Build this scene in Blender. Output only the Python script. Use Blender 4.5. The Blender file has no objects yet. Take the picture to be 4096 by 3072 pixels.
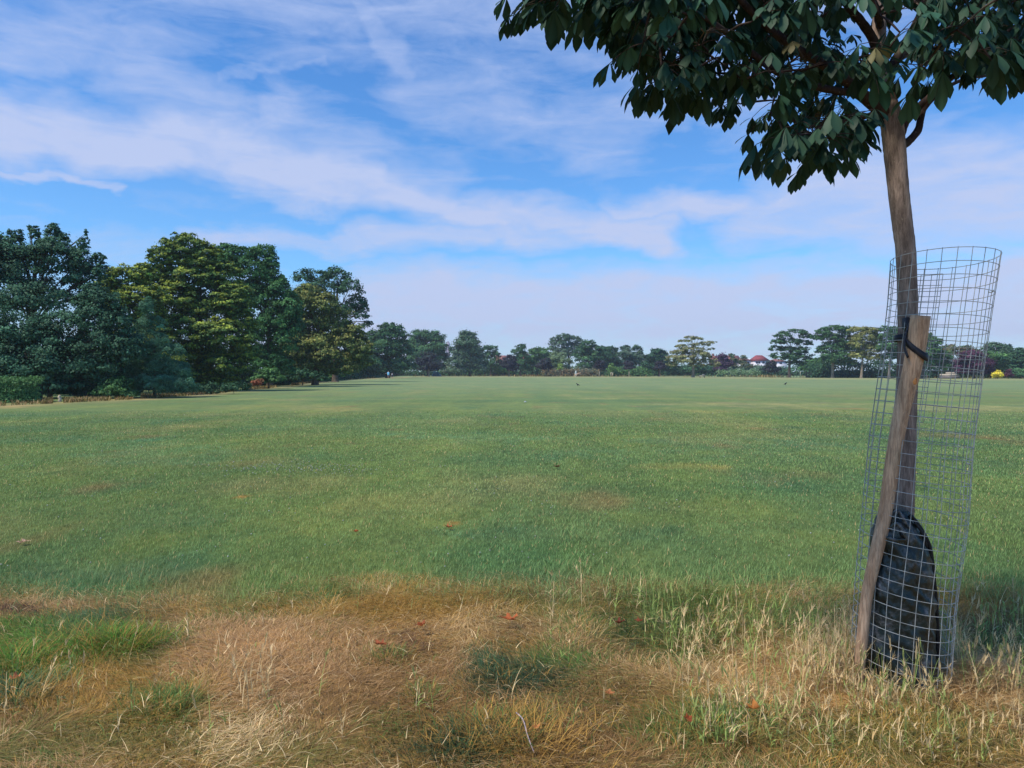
import bpy, math, random
import numpy as np
from mathutils import Vector, Matrix

SC = bpy.context.scene
COL = SC.collection
F, H, PITCH = 2958.0, 1.55, math.radians(0.93)
CP, SP = math.cos(PITCH), math.sin(PITCH)
RNG = np.random.default_rng(7)

# ---------------------------------------------------------------- geometry of the view (photo pixels <-> world)
def ray(px, py):
    dx, dz = (px - 2048.0) / F, (1536.0 - py) / F
    return dx, CP + dz * SP, -SP + dz * CP
def at(px, py, Y):
    a, b, c = ray(px, py)
    return np.array([a * Y / b, Y, H + c * Y / b])
def ground(px, py):
    a, b, c = ray(px, py)
    t = -H / c
    return np.array([a * t, b * t, 0.0])
def proj(x, y, z):
    dz = z - H
    fw = y * CP - dz * SP
    up = y * SP + dz * CP
    return 2048 + F * x / fw, 1536 - F * up / fw
def lin(r, g=None, b=None):
    if g is None: r, g, b = r
    o = []
    for c in (r, g, b):
        c = c / 255.0
        o.append(c / 12.92 if c <= 0.04045 else ((c + 0.055) / 1.055) ** 2.4)
    return np.array(o)

# ---------------------------------------------------------------- objects
def tag(o, label=None, cat=None, group=None, kind=None):
    if label: o['label'] = label
    if cat: o['category'] = cat
    if group: o['group'] = group
    if kind: o['kind'] = kind
    return o
def empty(name, loc, label, cat, group=None):
    o = bpy.data.objects.new(name, None)
    o.empty_display_size = 0.2
    o.location = tuple(float(v) for v in loc)
    COL.objects.link(o)
    return tag(o, label, cat, group)
def mk(name, V, Fs, mat, col=None, parent=None, smooth=False):
    """one mesh object from arrays; Fs = list of (n,k) index arrays"""
    V = np.asarray(V, dtype=np.float64)
    if parent is not None:
        V = V - np.array(parent.location)[None, :] if parent.parent is None else V - np.array(parent.parent.location)[None, :]
    me = bpy.data.meshes.new(name)
    Fs = [np.asarray(f, dtype=np.int32) for f in Fs if len(f)]
    me.vertices.add(len(V)); me.vertices.foreach_set('co', V.astype(np.float32).ravel())
    nl = sum(f.size for f in Fs); npoly = sum(len(f) for f in Fs)
    me.loops.add(nl); me.polygons.add(npoly)
    me.loops.foreach_set('vertex_index', np.concatenate([f.ravel() for f in Fs]))
    tot = np.concatenate([np.full(len(f), f.shape[1], dtype=np.int32) for f in Fs])
    st = np.concatenate([[0], np.cumsum(tot)[:-1]]).astype(np.int32)
    me.polygons.foreach_set('loop_start', st)
    try: me.polygons.foreach_set('loop_total', tot)
    except Exception: pass
    if smooth: me.polygons.foreach_set('use_smooth', np.ones(npoly, dtype=bool))
    me.update(calc_edges=True)
    if col is not None:
        col = np.asarray(col, dtype=np.float32)
        a = me.color_attributes.new('Col', 'FLOAT_COLOR', 'POINT')
        c4 = np.ones((len(V), 4), dtype=np.float32); c4[:, :3] = col
        a.data.foreach_set('color', c4.ravel())
    me.materials.append(mat)
    o = bpy.data.objects.new(name, me)
    COL.objects.link(o)
    if parent is not None: o.parent = parent
    return o
class MB:
    """collects pieces into one mesh"""
    def __init__(s): s.v = []; s.f = {}; s.n = 0; s.c = []
    def add(s, V, Fa, c=None):
        V = np.asarray(V, float)
        if not isinstance(Fa, list): Fa = [Fa]
        for f in Fa:
            f = np.asarray(f)
            if len(f): s.f.setdefault(f.shape[1], []).append(f + s.n)
        s.v.append(V); s.n += len(V)
        if c is not None:
            c = np.asarray(c, float)
            if c.ndim == 1: c = np.tile(c, (len(V), 1))
            s.c.append(c)
    def build(s, name, mat, parent=None, smooth=False):
        return mk(name, np.concatenate(s.v), [np.concatenate(x) for x in s.f.values()], mat,
                  np.concatenate(s.c) if s.c else None, parent, smooth)
def box(x0, x1, y0, y1, z0, z1):
    V = [(x, y, z) for z in (z0, z1) for y in (y0, y1) for x in (x0, x1)]
    Fq = [(0, 2, 3, 1), (4, 5, 7, 6), (0, 1, 5, 4), (2, 6, 7, 3), (0, 4, 6, 2), (1, 3, 7, 5)]
    return np.array(V, float), np.array(Fq)
def resample(P, R, n):
    """Catmull-Rom through control points"""
    P = np.asarray(P, float); R = np.asarray(R, float)
    if len(P) == 2:
        t = np.linspace(0, 1, n)[:, None]
        return P[0] * (1 - t) + P[1] * t, R[0] * (1 - t[:, 0]) + R[1] * t[:, 0]
    Q = np.vstack([2 * P[0] - P[1], P, 2 * P[-1] - P[-2]])
    u = np.linspace(0, len(P) - 1 - 1e-6, n); i = u.astype(int); t = (u - i)[:, None]
    p0, p1, p2, p3 = Q[i], Q[i + 1], Q[i + 2], Q[i + 3]
    pos = 0.5 * ((2 * p1) + (-p0 + p2) * t + (2 * p0 - 5 * p1 + 4 * p2 - p3) * t ** 2 + (-p0 + 3 * p1 - 3 * p2 + p3) * t ** 3)
    return pos, np.interp(u, np.arange(len(P)), R)
def tube(P, R, n=None, sides=8, closed=False, cap=True, rough=0.0, rng=None, ell=1.0):
    n = n or (len(P) - 1) * 4 + 1
    if closed: pos, rad = np.asarray(P, float), np.asarray(R, float)
    else: pos, rad = resample(P, R, n)
    m = len(pos)
    T = np.roll(pos, -1, 0) - np.roll(pos, 1, 0) if closed else np.gradient(pos, axis=0)
    T /= np.linalg.norm(T, axis=1)[:, None] + 1e-12
    a = np.array([0., 0, 1]) if abs(T[0][2]) < 0.9 else np.array([0., -1, 0])
    U = np.zeros_like(pos); u = a - T[0] * a.dot(T[0]); u /= np.linalg.norm(u)
    for i in range(m):
        u = u - T[i] * u.dot(T[i]); u /= np.linalg.norm(u) + 1e-12; U[i] = u
    W = np.cross(T, U)
    th = np.linspace(0, 2 * math.pi, sides, endpoint=False)
    rr = rad[:, None] * np.ones((m, sides))
    if rough and rng is not None: rr = rr * (1 + rough * rng.normal(size=(m, sides)))
    V = pos[:, None, :] + rr[..., None] * (np.cos(th)[None, :, None] * U[:, None, :] + ell * np.sin(th)[None, :, None] * W[:, None, :])
    V = V.reshape(-1, 3)
    i = np.arange(m if closed else m - 1)[:, None]; j = np.arange(sides)[None, :]
    i2 = (i + 1) % m; j2 = (j + 1) % sides
    Q = np.stack([i * sides + j, i * sides + j2, i2 * sides + j2, i2 * sides + j], -1).reshape(-1, 4)
    Fs = [Q]
    if cap and not closed:
        V = np.vstack([V, pos[0], pos[-1]])
        k = np.arange(sides); k2 = (k + 1) % sides
        Fs.append(np.stack([k2, k, np.full(sides, m * sides)], -1))
        Fs.append(np.stack([(m - 1) * sides + k, (m - 1) * sides + k2, np.full(sides, m * sides + 1)], -1))
    return V, Fs
def vnoise(x, y, seed=0):
    """smooth 2-D value noise, -1..1"""
    xi = np.floor(x).astype(np.int64); yi = np.floor(y).astype(np.int64)
    fx = x - xi; fy = y - yi; fx = fx * fx * (3 - 2 * fx); fy = fy * fy * (3 - 2 * fy)
    def h(a, b):
        n = (a * 374761393 + b * 668265263 + seed * 1442695) & 0x7fffffff
        n = ((n ^ (n >> 13)) * 1274126177) & 0x7fffffff
        return ((n ^ (n >> 16)) & 0xffff) / 32767.5 - 1
    return (h(xi, yi) * (1 - fx) + h(xi + 1, yi) * fx) * (1 - fy) + (h(xi, yi + 1) * (1 - fx) + h(xi + 1, yi + 1) * fx) * fy
def fbm(x, y, seed=0, oct=3):
    s = 0; a = 1; t = 0
    for k in range(oct):
        s = s + a * vnoise(x * 2 ** k, y * 2 ** k, seed + k); t += a; a *= 0.5
    return s / t

# ---------------------------------------------------------------- materials
def newmat(name):
    m = bpy.data.materials.new(name); m.use_nodes = True
    nt = m.node_tree; nt.nodes.clear()
    return m, nt
def N(nt, t, **kw):
    n = nt.nodes.new(t)
    for k, v in kw.items():
        if k in n.inputs: n.inputs[k].default_value = v
        else: setattr(n, k, v)
    return n
def vmul(nt, a, b):
    n = nt.nodes.new('ShaderNodeMix'); n.data_type = 'RGBA'; n.blend_type = 'MULTIPLY'; n.inputs[0].default_value = 1
    nt.links.new(a, n.inputs[6]); nt.links.new(b, n.inputs[7]); return n.outputs[2]
def mixc(nt, fac, a, b):
    n = nt.nodes.new('ShaderNodeMix'); n.data_type = 'RGBA'
    for s, i in ((fac, 0), (a, 6), (b, 7)):
        if hasattr(s, 'links') or isinstance(s, bpy.types.NodeSocket): nt.links.new(s, n.inputs[i])
        else: n.inputs[i].default_value = s if i == 0 else (*s, 1)
    return n.outputs[2]
def noise(nt, scale, detail=3, rough=0.55, vec=None, dist=0.0):
    n = N(nt, 'ShaderNodeTexNoise', Scale=scale, Detail=detail, Roughness=rough, Distortion=dist)
    if vec is not None: nt.links.new(vec, n.inputs['Vector'])
    return n
def ramp(nt, fac, lo, hi, clo=0.0, chi=1.0):
    n = N(nt, 'ShaderNodeMapRange'); n.clamp = True
    n.inputs['From Min'].default_value = lo; n.inputs['From Max'].default_value = hi
    n.inputs['To Min'].default_value = clo; n.inputs['To Max'].default_value = chi
    nt.links.new(fac, n.inputs['Value']); return n.outputs['Result']
def leafmat(name, trans=0.25, rough=0.6, tint=(1, 1, 1), spec=0.25):
    m, nt = newmat(name)
    at_ = N(nt, 'ShaderNodeAttribute', attribute_name='Col')
    p = N(nt, 'ShaderNodeBsdfPrincipled', Roughness=rough); p.inputs['Specular IOR Level'].default_value = spec
    t = N(nt, 'ShaderNodeBsdfTranslucent'); mx = N(nt, 'ShaderNodeMixShader'); mx.inputs[0].default_value = trans
    o = N(nt, 'ShaderNodeOutputMaterial')
    rgb = N(nt, 'ShaderNodeRGB'); rgb.outputs[0].default_value = (*tint, 1)
    c = vmul(nt, at_.outputs['Color'], rgb.outputs[0])
    nt.links.new(c, p.inputs['Base Color']); nt.links.new(c, t.inputs['Color'])
    nt.links.new(p.outputs[0], mx.inputs[1]); nt.links.new(t.outputs[0], mx.inputs[2]); nt.links.new(mx.outputs[0], o.inputs[0])
    return m
def plain(name, c, rough=0.7, metal=0.0, c2=None, scale=8.0, bump=0.0, stretch=None, spec=0.3, lo=0.4, hi=0.6):
    """colour with a procedural second tone and bump"""
    m, nt = newmat(name)
    p = N(nt, 'ShaderNodeBsdfPrincipled', Roughness=rough, Metallic=metal); p.inputs['Specular IOR Level'].default_value = spec
    o = N(nt, 'ShaderNodeOutputMaterial'); nt.links.new(p.outputs[0], o.inputs[0])
    tc = N(nt, 'ShaderNodeTexCoord'); vec = tc.outputs['Object']
    if stretch:
        mp = N(nt, 'ShaderNodeMapping'); mp.inputs['Scale'].default_value = stretch
        nt.links.new(vec, mp.inputs['Vector']); vec = mp.outputs[0]
    n = noise(nt, scale, 4, 0.6, vec)
    c = tuple(float(v) for v in c); c2 = tuple(float(v) for v in (c2 if c2 is not None else np.array(c) * 0.75))
    nt.links.new(mixc(nt, ramp(nt, n.outputs[0], lo, hi), c, c2), p.inputs['Base Color'])
    if bump:
        b = N(nt, 'ShaderNodeBump', Strength=bump, Distance=0.02); nt.links.new(n.outputs[0], b.inputs['Height']); nt.links.new(b.outputs[0], p.inputs['Normal'])
    return m
EXPOSURE = 0.12
SUN_E, SUN_ANG = 4.2, 9.0
SKY_S = 0.075
SKY_LO, SKY_HI = (1.0, 1.65, 2.2), (0.66, 1.5, 2.35)
CLOUD_LO, CLOUD_HI = (7.2, 7.9, 10.8), (6.2, 7.6, 11.4)
GF = 1.2      # foreground blade albedo factor
GROUND_F = 1.17
LAWN_F = 2.1
N_MAT, N_UP, N_LAWN = 110000, 60000, 420000
N_TWIGS = 262
DENS = 4.2
HAZE = 0.00028
# ================================================================ camera, sun, sky
cam_d = bpy.data.cameras.new('camera'); cam = bpy.data.objects.new('camera', cam_d); COL.objects.link(cam)
cam_d.sensor_width = 36.0; cam_d.lens = 36.0 * F / 4096.0; cam_d.clip_end = 20000; cam_d.clip_start = 0.05
cam.location = (0, 0, H); cam.rotation_euler = (math.pi / 2 - PITCH, 0, 0)
SC.camera = cam
SC.view_settings.view_transform = 'Standard'; SC.view_settings.look = 'None'; SC.view_settings.gamma = 1.0
SC.view_settings.exposure = EXPOSURE
SC.cycles.max_bounces = 6; SC.cycles.transparent_max_bounces = 8; SC.cycles.diffuse_bounces = 3

SUN_AZ, SUN_EL = math.radians(-122), math.radians(55)
sd = bpy.data.lights.new('sun', 'SUN'); sd.energy = SUN_E; sd.angle = math.radians(SUN_ANG); sd.color = (1.0, 0.91, 0.77)
so = bpy.data.objects.new('sun', sd); COL.objects.link(so)
tosun = Vector((math.sin(SUN_AZ) * math.cos(SUN_EL), math.cos(SUN_AZ) * math.cos(SUN_EL), math.sin(SUN_EL)))
so.rotation_euler = tosun.to_track_quat('Z', 'Y').to_euler(); so.location = (-20, -20, 30)

W = bpy.data.worlds.new('World'); SC.world = W; W.use_nodes = True
nt = W.node_tree; nt.nodes.clear()
sky = N(nt, 'ShaderNodeTexSky'); sky.sky_type = 'NISHITA'; sky.sun_disc = False
sky.sun_elevation = SUN_EL; sky.sun_rotation = SUN_AZ; sky.air_density = 1.0; sky.dust_density = 0.3; sky.ozone_density = 2.0
tc = N(nt, 'ShaderNodeTexCoord')
sp = N(nt, 'ShaderNodeSeparateXYZ'); nt.links.new(tc.outputs['Generated'], sp.inputs[0])
def M(op, a, b=None, c=None, clamp=False):
    n = nt.nodes.new('ShaderNodeMath'); n.operation = op; n.use_clamp = clamp
    for i, v in enumerate((a, b, c)):
        if v is None: continue
        if isinstance(v, bpy.types.NodeSocket): nt.links.new(v, n.inputs[i])
        else: n.inputs[i].default_value = float(v)
    return n.outputs[0]
az = M('ARCTAN2', sp.outputs[0], sp.outputs[1]); el = M('ARCSINE', sp.outputs[2])
cv = N(nt, 'ShaderNodeCombineXYZ'); nt.links.new(az, cv.inputs[0]); nt.links.new(el, cv.inputs[1])
# soft warp of the cloud layout
def streak(sx, sy, rot, scale, detail, rough, dist=0.0):
    mp = N(nt, 'ShaderNodeMapping'); mp.inputs['Rotation'].default_value = (0, 0, rot); mp.inputs['Scale'].default_value = (sx, sy, 1)
    nt.links.new(cv.outputs[0], mp.inputs['Vector'])
    return noise(nt, scale, detail, rough, mp.outputs[0], dist).outputs[0]
w1 = streak(1, 1.6, 0.2, 7.0, 4, 0.55); w2 = streak(1.2, 2, 0.25, 6.0, 4, 0.55, 0.3)
azw = M('MULTIPLY_ADD', M('SUBTRACT', w1, 0.5), 0.12, az); elw = M('MULTIPLY_ADD', M('SUBTRACT', w2, 0.5), 0.085, el)
def AE(px, py):
    d = np.array(ray(px, py)); d /= np.linalg.norm(d)
    return math.atan2(d[0], d[1]), math.asin(d[2])
fine = streak(1.6, 6.5, 0.24, 5.5, 7, 0.62, 0.6)
fine2 = streak(2.0, 5.0, 0.10, 16.0, 6, 0.62, 0.4)
total = None
BANDS = [ # x0,y0,x1,y1, half width above, half width below, strength, softness
 (-400, 490, 700, 610, 130, 85, 1.0), (700, 610, 1500, 780, 170, 75, 1.0), (1500, 780, 2650, 975, 100, 55, 1.0),
 (-300, 60, 600, 200, 130, 100, .5), (500, 250, 1150, 600, 110, 120, .55), (1100, 500, 1800, 760, 130, 80, .55),
 (-200, 240, 250, 245, 60, 50, .5), (1370, -60, 1640, 300, 85, 55, .6), (1650, 330, 2400, 560, 180, 120, .42),
 (1900, -50, 3000, 380, 150, 170, .38), (-100, 650, 430, 760, 22, 16, .7),
 (800, 930, 2700, 900, 45, 60, .75), (2450, 850, 3300, 780, 60, 45, .9), (3250, 740, 4500, 620, 150, 220, .85),
 (3000, 880, 4400, 860, 90, 110, .8), (1500, 1170, 4700, 1120, 110, 330, 1.0), (900, 1330, 1700, 1300, 130, 200, .85),
 (-700, 1300, 900, 1250, 160, 300, .5), (2350, 500, 2900, 420, 110, 70, .4), (900, 300, 1300, 250, 22, 16, .3),
 (300, 1000, 1000, 950, 60, 80, .35), (-800,-600,4800,-500,200,200,.5),
]
for (x0, y0, x1, y1, hu, hd, st) in BANDS:
    (a0, e0), (a1, e1) = AE(x0, y0), AE(x1, y1)
    L2 = (a1 - a0) ** 2 + (e1 - e0) ** 2
    da = M('SUBTRACT', azw, a0); de = M('SUBTRACT', elw, e0)
    t = M('ADD', M('MULTIPLY', da, (a1 - a0) / L2), M('MULTIPLY', de, (e1 - e0) / L2), clamp=True)
    qa = M('MULTIPLY_ADD', t, -(a1 - a0), da); qe = M('MULTIPLY_ADD', t, -(e1 - e0), de)
    up = M('GREATER_THAN', qe, 0.0)
    ihu, ihd = F / hu, F / hd
    qs = M('MULTIPLY', qe, M('MULTIPLY_ADD', up, ihu - ihd, ihd))
    qa2 = M('MULTIPLY', qa, 0.5 * (ihu + ihd))
    r = M('SQRT', M('ADD', M('MULTIPLY', qs, qs), M('MULTIPLY', qa2, qa2)))
    v = ramp(nt, r, 1.45, 0.35, 0.0, st)
    total = v if total is None else M('MAXIMUM', total, v)
mask = M('ADD', total, M('MULTIPLY', M('SUBTRACT', fine, 0.5), 1.25))
mask = M('ADD', mask, M('MULTIPLY', M('SUBTRACT', fine2, 0.5), 0.35))
mask = ramp(nt, mask, 0.02, 1.02)
# low cumulus heads just above the trees
cum = streak(1.0, 2.6, 0.0, 22.0, 5, 0.5)
cb = M('MULTIPLY', ramp(nt, el, 0.004, 0.02), ramp(nt, el, 0.045, 0.018))
cum = M('MULTIPLY', ramp(nt, M('MULTIPLY', cum, cb), 0.46, 0.53), 0.6)
# blue of the air, tinted
hor = ramp(nt, el, 0.0, 0.50)
t1 = mixc(nt, hor, SKY_LO, SKY_HI)
blue = vmul(nt, sky.outputs[0], t1)
cl = mixc(nt, hor, CLOUD_LO, CLOUD_HI)
c1 = mixc(nt, M('MULTIPLY', mask, 0.92), blue, cl)
c2 = mixc(nt, cum, c1, (9.0, 8.4, 9.6))
bg = N(nt, 'ShaderNodeBackground', Strength=SKY_S); wo = N(nt, 'ShaderNodeOutputWorld')
nt.links.new(c2, bg.inputs[0]); nt.links.new(bg.outputs[0], wo.inputs[0])
W.cycles.sampling_method = 'MANUAL'; W.cycles.sample_map_resolution = 512
# ================================================================ ground: colours of the turf
def edge_py(px):
    return np.interp(px, [-400, 0, 500, 900, 1400, 2000, 2600, 3300, 3850, 4500], [2345, 2350, 2380, 2400, 2335, 2350, 2345, 2350, 2365, 2370])
PAL = {n: lin(*c) for n, c in dict(straw=(190, 160, 110), pale=(214, 188, 140), brown=(128, 98, 58), pink=(168, 134, 92), olive=(120, 112, 58),
        gold=(160, 124, 60), green=(84, 110, 50), lush=(88, 128, 44), dark=(56, 76, 48), teal=(74, 104, 66), lawn=(88, 116, 76), soil=(88, 62, 46)).items()}
PN = list(PAL)
PATCH = [ # px, py, rx, ry, type, weight
 (60, 2600, 220, 90, 'lush', 3), (60, 2700, 150, 100, 'green', 3), (380, 2490, 230, 55, 'teal', 3), (260, 2540, 280, 50, 'green', 4), (500, 2560, 110, 55, 'lush', 5),
 (0, 2770, 130, 60, 'dark', 4), (40, 2445, 130, 28, 'soil', 5), (350, 2400, 380, 25, 'pink', 2), (480, 2640, 170, 60, 'olive', 3),
 (350, 2780, 450, 120, 'gold', 2.5), (300, 2950, 500, 120, 'olive', 1.5), (650, 2800, 130, 60, 'green', 3), (60, 2900, 160, 50, 'brown', 2),
 (1150, 2570, 330, 75, 'pink', 3), (1050, 2700, 230, 150, 'pink', 3), (1450, 2720, 380, 150, 'brown', 2.5), (950, 2950, 220, 120, 'pale', 1.5),
 (1450, 2700, 420, 120, 'pink', 1.5), (1600, 2900, 500, 150, 'brown', 1.8), (2350, 3000, 450, 90, 'brown', 2.6), (2450, 2800, 220, 120, 'brown', 1.6),
 (2030, 2700, 200, 90, 'dark', 4), (1960, 2650, 130, 70, 'teal', 2.5), (2250, 2640, 130, 60, 'green', 3), (1840, 2990, 210, 60, 'dark', 4), (1560, 2920, 160, 70, 'green', 2),
 (1300, 3010, 300, 60, 'olive', 2), (1650, 2430, 450, 70, 'gold', 3), (1850, 2480, 250, 50, 'straw', 2), (1600, 2560, 100, 40, 'soil', 2),
 (2250, 2420, 220, 45, 'olive', 2.5), (2150, 2390, 120, 25, 'soil', 2), (2600, 2520, 200, 90, 'dark', 1.5), (2750, 2480, 260, 120, 'green', 2.5),
 (3350, 2720, 300, 130, 'straw', 4), (3000, 2700, 250, 110, 'straw', 2.5), (3250, 2780, 200, 60, 'pink', 3), (3880, 2700, 190, 110, 'straw', 4), (3900, 2740, 120, 60, 'pink', 3),
 (2800, 2900, 350, 120, 'green', 1.8), (3500, 2960, 500, 90, 'olive', 2.2), (3180, 2870, 150, 60, 'soil', 1.2), (3950, 2420, 180, 50, 'gold', 4), (3950, 2500, 180, 60, 'brown', 2), (4000, 2560, 150, 60, 'green', 2),
 (3500, 2600, 180, 90, 'straw', 2.5), (3200, 2480, 200, 80, 'green', 1.5), (900, 2500, 140, 40, 'pink', 2), (1250, 2360, 200, 25, 'green', 2), (2780, 2400, 300, 40, 'green', 2), (3000, 2990, 300, 70, 'brown', 1.3)]
def weights(x, y, px, py):
    n = len(x); Wt = np.zeros((n, len(PN)))
    base = dict(straw=.55, olive=.5, pink=.4, gold=.35, brown=.3, green=.22, pale=.15)
    for k, v in base.items(): Wt[:, PN.index(k)] = v
    a = fbm(x * 2.2, y * 2.2, 3); b = fbm(x * 3.1 + 9, y * 3.1, 5)
    Wt[:, PN.index('green')] += np.clip(a * 2.0, 0, 3); Wt[:, PN.index('brown')] += np.clip(-a * 1.6, 0, 3)
    Wt[:, PN.index('gold')] += np.clip(b * 1.4, 0, 3); Wt[:, PN.index('pink')] += np.clip(-b * 1.4, 0, 3)
    wx = px + 60 * vnoise(x * 4, y * 4, 11); wy = py + 30 * vnoise(x * 4 + 5, y * 4, 12)
    for (cx, cy, rx, ry, t, w) in PATCH:
        d = ((wx - cx) / rx) ** 2 + ((wy - cy) / ry) ** 2
        Wt[:, PN.index(t)] += 1.6 * w * np.exp(-d * 1.2)
    return Wt
def lawn_mix(x, y, rng=None):
    """albedo of the mown turf: green with olive, yellow and blue-green drifts"""
    a = fbm(x * .55 + 3, y * .30, 21); b = fbm(x * .9, y * .45 + 7, 22); c = fbm(x * .22, y * .09, 23)
    base = lin(92, 110, 60)[None] * np.ones((len(x), 1))
    def mx(B, t, c_): t = np.clip(t, 0, 1)[:, None]; return B * (1 - t) + c_[None] * t
    base = mx(base, np.clip(a - .05, 0, 1) * 1.1, lin(66, 100, 66))
    base = mx(base, np.clip(-a - .12, 0, 1) * 1.4, lin(122, 120, 74))
    base = mx(base, np.clip(b - .2, 0, 1) * 1.6, lin(98, 114, 60))
    base = mx(base, np.clip(-b - .35, 0, 1) * 1.7, lin(122, 96, 64))
    base = mx(base, np.clip(c, 0, 1) * .55, lin(94, 116, 76))
    base = mx(base, np.clip(-c - .1, 0, 1) * .5, lin(64, 86, 54))
    return base
# patches of the lawn the photo shows by name: (px, py, rx, ry, colour, strength)
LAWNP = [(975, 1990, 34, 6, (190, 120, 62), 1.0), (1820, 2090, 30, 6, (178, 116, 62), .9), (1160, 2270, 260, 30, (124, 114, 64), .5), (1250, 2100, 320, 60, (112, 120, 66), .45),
 (1080, 1850, 260, 25, (134, 128, 80), .5), (2700, 1870, 260, 14, (150, 138, 78), .6), (2050, 2230, 300, 60, (64, 106, 60), .5), (2400, 2010, 480, 70, (62, 92, 64), .5), (2250, 2130, 500, 60, (62, 94, 66), .5),  # the dark centre-right patches are shade put into the turf colour
 (600, 1800, 420, 60, (74, 116, 82), .5), (1900, 1750, 350, 25, (78, 122, 92), .5), (3800, 1760, 700, 110, (58, 92, 66), .6), (3100, 1620, 500, 14, (150, 140, 104), .5), (3900, 1630, 500, 12, (158, 146, 112), .5),  # wide dark patch at the right: a shade band painted into the turf
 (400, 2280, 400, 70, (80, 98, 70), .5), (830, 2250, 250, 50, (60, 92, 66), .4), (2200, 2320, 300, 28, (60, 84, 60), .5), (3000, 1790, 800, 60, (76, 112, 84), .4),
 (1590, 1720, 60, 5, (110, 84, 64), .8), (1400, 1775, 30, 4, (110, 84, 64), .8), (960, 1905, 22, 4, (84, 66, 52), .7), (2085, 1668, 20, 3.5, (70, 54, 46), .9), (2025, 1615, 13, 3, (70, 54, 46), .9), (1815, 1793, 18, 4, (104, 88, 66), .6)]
LEFT_EDGE = [(-900, 1655), (0, 1625), (230, 1613), (500, 1600), (800, 1580), (950, 1566), (1150, 1546), (1260, 1530), (1330, 1521), (1480, 1514), (1640, 1508)]
def lawn_col(x, y, px, py):
    C = lawn_mix(x, y)
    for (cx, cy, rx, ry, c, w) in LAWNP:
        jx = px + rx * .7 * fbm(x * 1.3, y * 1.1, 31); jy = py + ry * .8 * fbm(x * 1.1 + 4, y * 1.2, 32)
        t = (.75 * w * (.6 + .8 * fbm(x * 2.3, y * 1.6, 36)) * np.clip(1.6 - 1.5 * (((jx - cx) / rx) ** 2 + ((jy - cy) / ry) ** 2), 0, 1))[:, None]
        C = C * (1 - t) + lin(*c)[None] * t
    # dry rim along the trees
    le = np.interp(px, [p[0] for p in LEFT_EDGE], [p[1] for p in LEFT_EDGE], right=0)
    d = (py - le); w = np.where(le > 0, np.clip(1 - np.abs(d - 1) / np.interp(px, [0, 1600], [14, 4]), 0, 1), 0)
    w = w * (0.55 + 0.45 * vnoise(px * .02, px * 0 + 1, 41))
    C = C * (1 - w[:, None]) + lin(172, 140, 98)[None] * w[:, None]
    fw = np.where(px > 1650, np.clip(1 - np.abs(py - np.interp(px, [1650, 2700, 3100, 4096], [1506, 1509, 1514, 1518])) / 5.5, 0, 1), 0) * .75
    C = C * (1 - fw[:, None]) + lin(146, 134, 84)[None] * fw[:, None]
    return C
def rag(x, y):
    return 75 * fbm(x * 1.6, y * 1.1, 71, 4)
def gz(x, y):
    near = np.clip((9 - y) / 4, 0, 1) * np.clip((y + 6) / 3, 0, 1)
    return near * 0.022 * fbm(x * 1.7, y * 1.7, 51) + 0.012 * near * np.exp(-((x - 1.95) ** 2 + (y - 3.7) ** 2) / .2)

ys = [-30, -20, -12, -6, -3, 0, 1.2, 2.0]
y = 2.5
while y < 7: ys.append(y); y += .05
while y < 4000: ys.append(y); y *= 1.022
xs = [0.0]; x = 0.05
while x < 6: xs.append(x); x += .06
while x < 4000: xs.append(x); x *= 1.045
xs = np.array([-v for v in xs[:0:-1]] + xs); ys = np.array(ys)
GX, GY = np.meshgrid(xs, ys); gx, gy = GX.ravel(), GY.ravel()
gp = proj(gx, np.maximum(gy, 1.5), 0 * gx)
isfg = np.clip((gp[1] - edge_py(gp[0]) - rag(gx, gy)) / 110 + .5, 0, 1); isfg[gy < 2.2] = 1
Wt = weights(gx, gy, *gp); Wn = Wt / Wt.sum(1, keepdims=True)
fgc = Wn @ np.array([PAL[n] for n in PN]) * .75
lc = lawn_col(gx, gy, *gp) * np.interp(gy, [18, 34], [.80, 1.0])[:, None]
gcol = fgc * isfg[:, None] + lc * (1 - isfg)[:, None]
nx, ny = len(xs), len(ys)
I = (np.arange(ny - 1)[:, None] * nx + np.arange(nx - 1)[None]).ravel()
gm, nt = newmat('turf')
p = N(nt, 'ShaderNodeBsdfPrincipled', Roughness=.95); p.inputs['Specular IOR Level'].default_value = .1
o_ = N(nt, 'ShaderNodeOutputMaterial'); nt.links.new(p.outputs[0], o_.inputs[0])
a_ = N(nt, 'ShaderNodeAttribute', attribute_name='Col'); tc = N(nt, 'ShaderNodeTexCoord')
def gnoise(sx, sy, rot, scale, det, r=.6):
    mp = N(nt, 'ShaderNodeMapping'); mp.inputs['Scale'].default_value = (sx, sy, 1); mp.inputs['Rotation'].default_value = (0, 0, rot)
    nt.links.new(tc.outputs['Object'], mp.inputs['Vector']); return noise(nt, scale, det, r, mp.outputs[0]).outputs[0]
n1 = gnoise(1, .5, 0, 9, 8, .75); n2 = gnoise(1, .22, .5, .35, 6, .65); n3 = gnoise(1, .05, -.03, .55, 3); n4 = gnoise(.04, 1, .03, .22, 6, .7)
n5 = gnoise(1, 1, 0, .9, 6, .7)
m1 = mixc(nt, ramp(nt, n1, .3, .7), (.66, .68, .66), (1.3, 1.27, 1.3))
m2 = mixc(nt, ramp(nt, n2, .32, .68), (.80, .86, .92), (1.22, 1.14, .98))
m3 = mixc(nt, ramp(nt, n3, .42, .58), (.95, .96, .96), (1.05, 1.04, 1.04))
m4 = mixc(nt, ramp(nt, n4, .36, .64), (.80, .88, .84), (1.24, 1.12, 1.08))
m5 = mixc(nt, ramp(nt, n5, .3, .7), (.78, .86, .9), (1.22, 1.12, 1.0))
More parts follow.
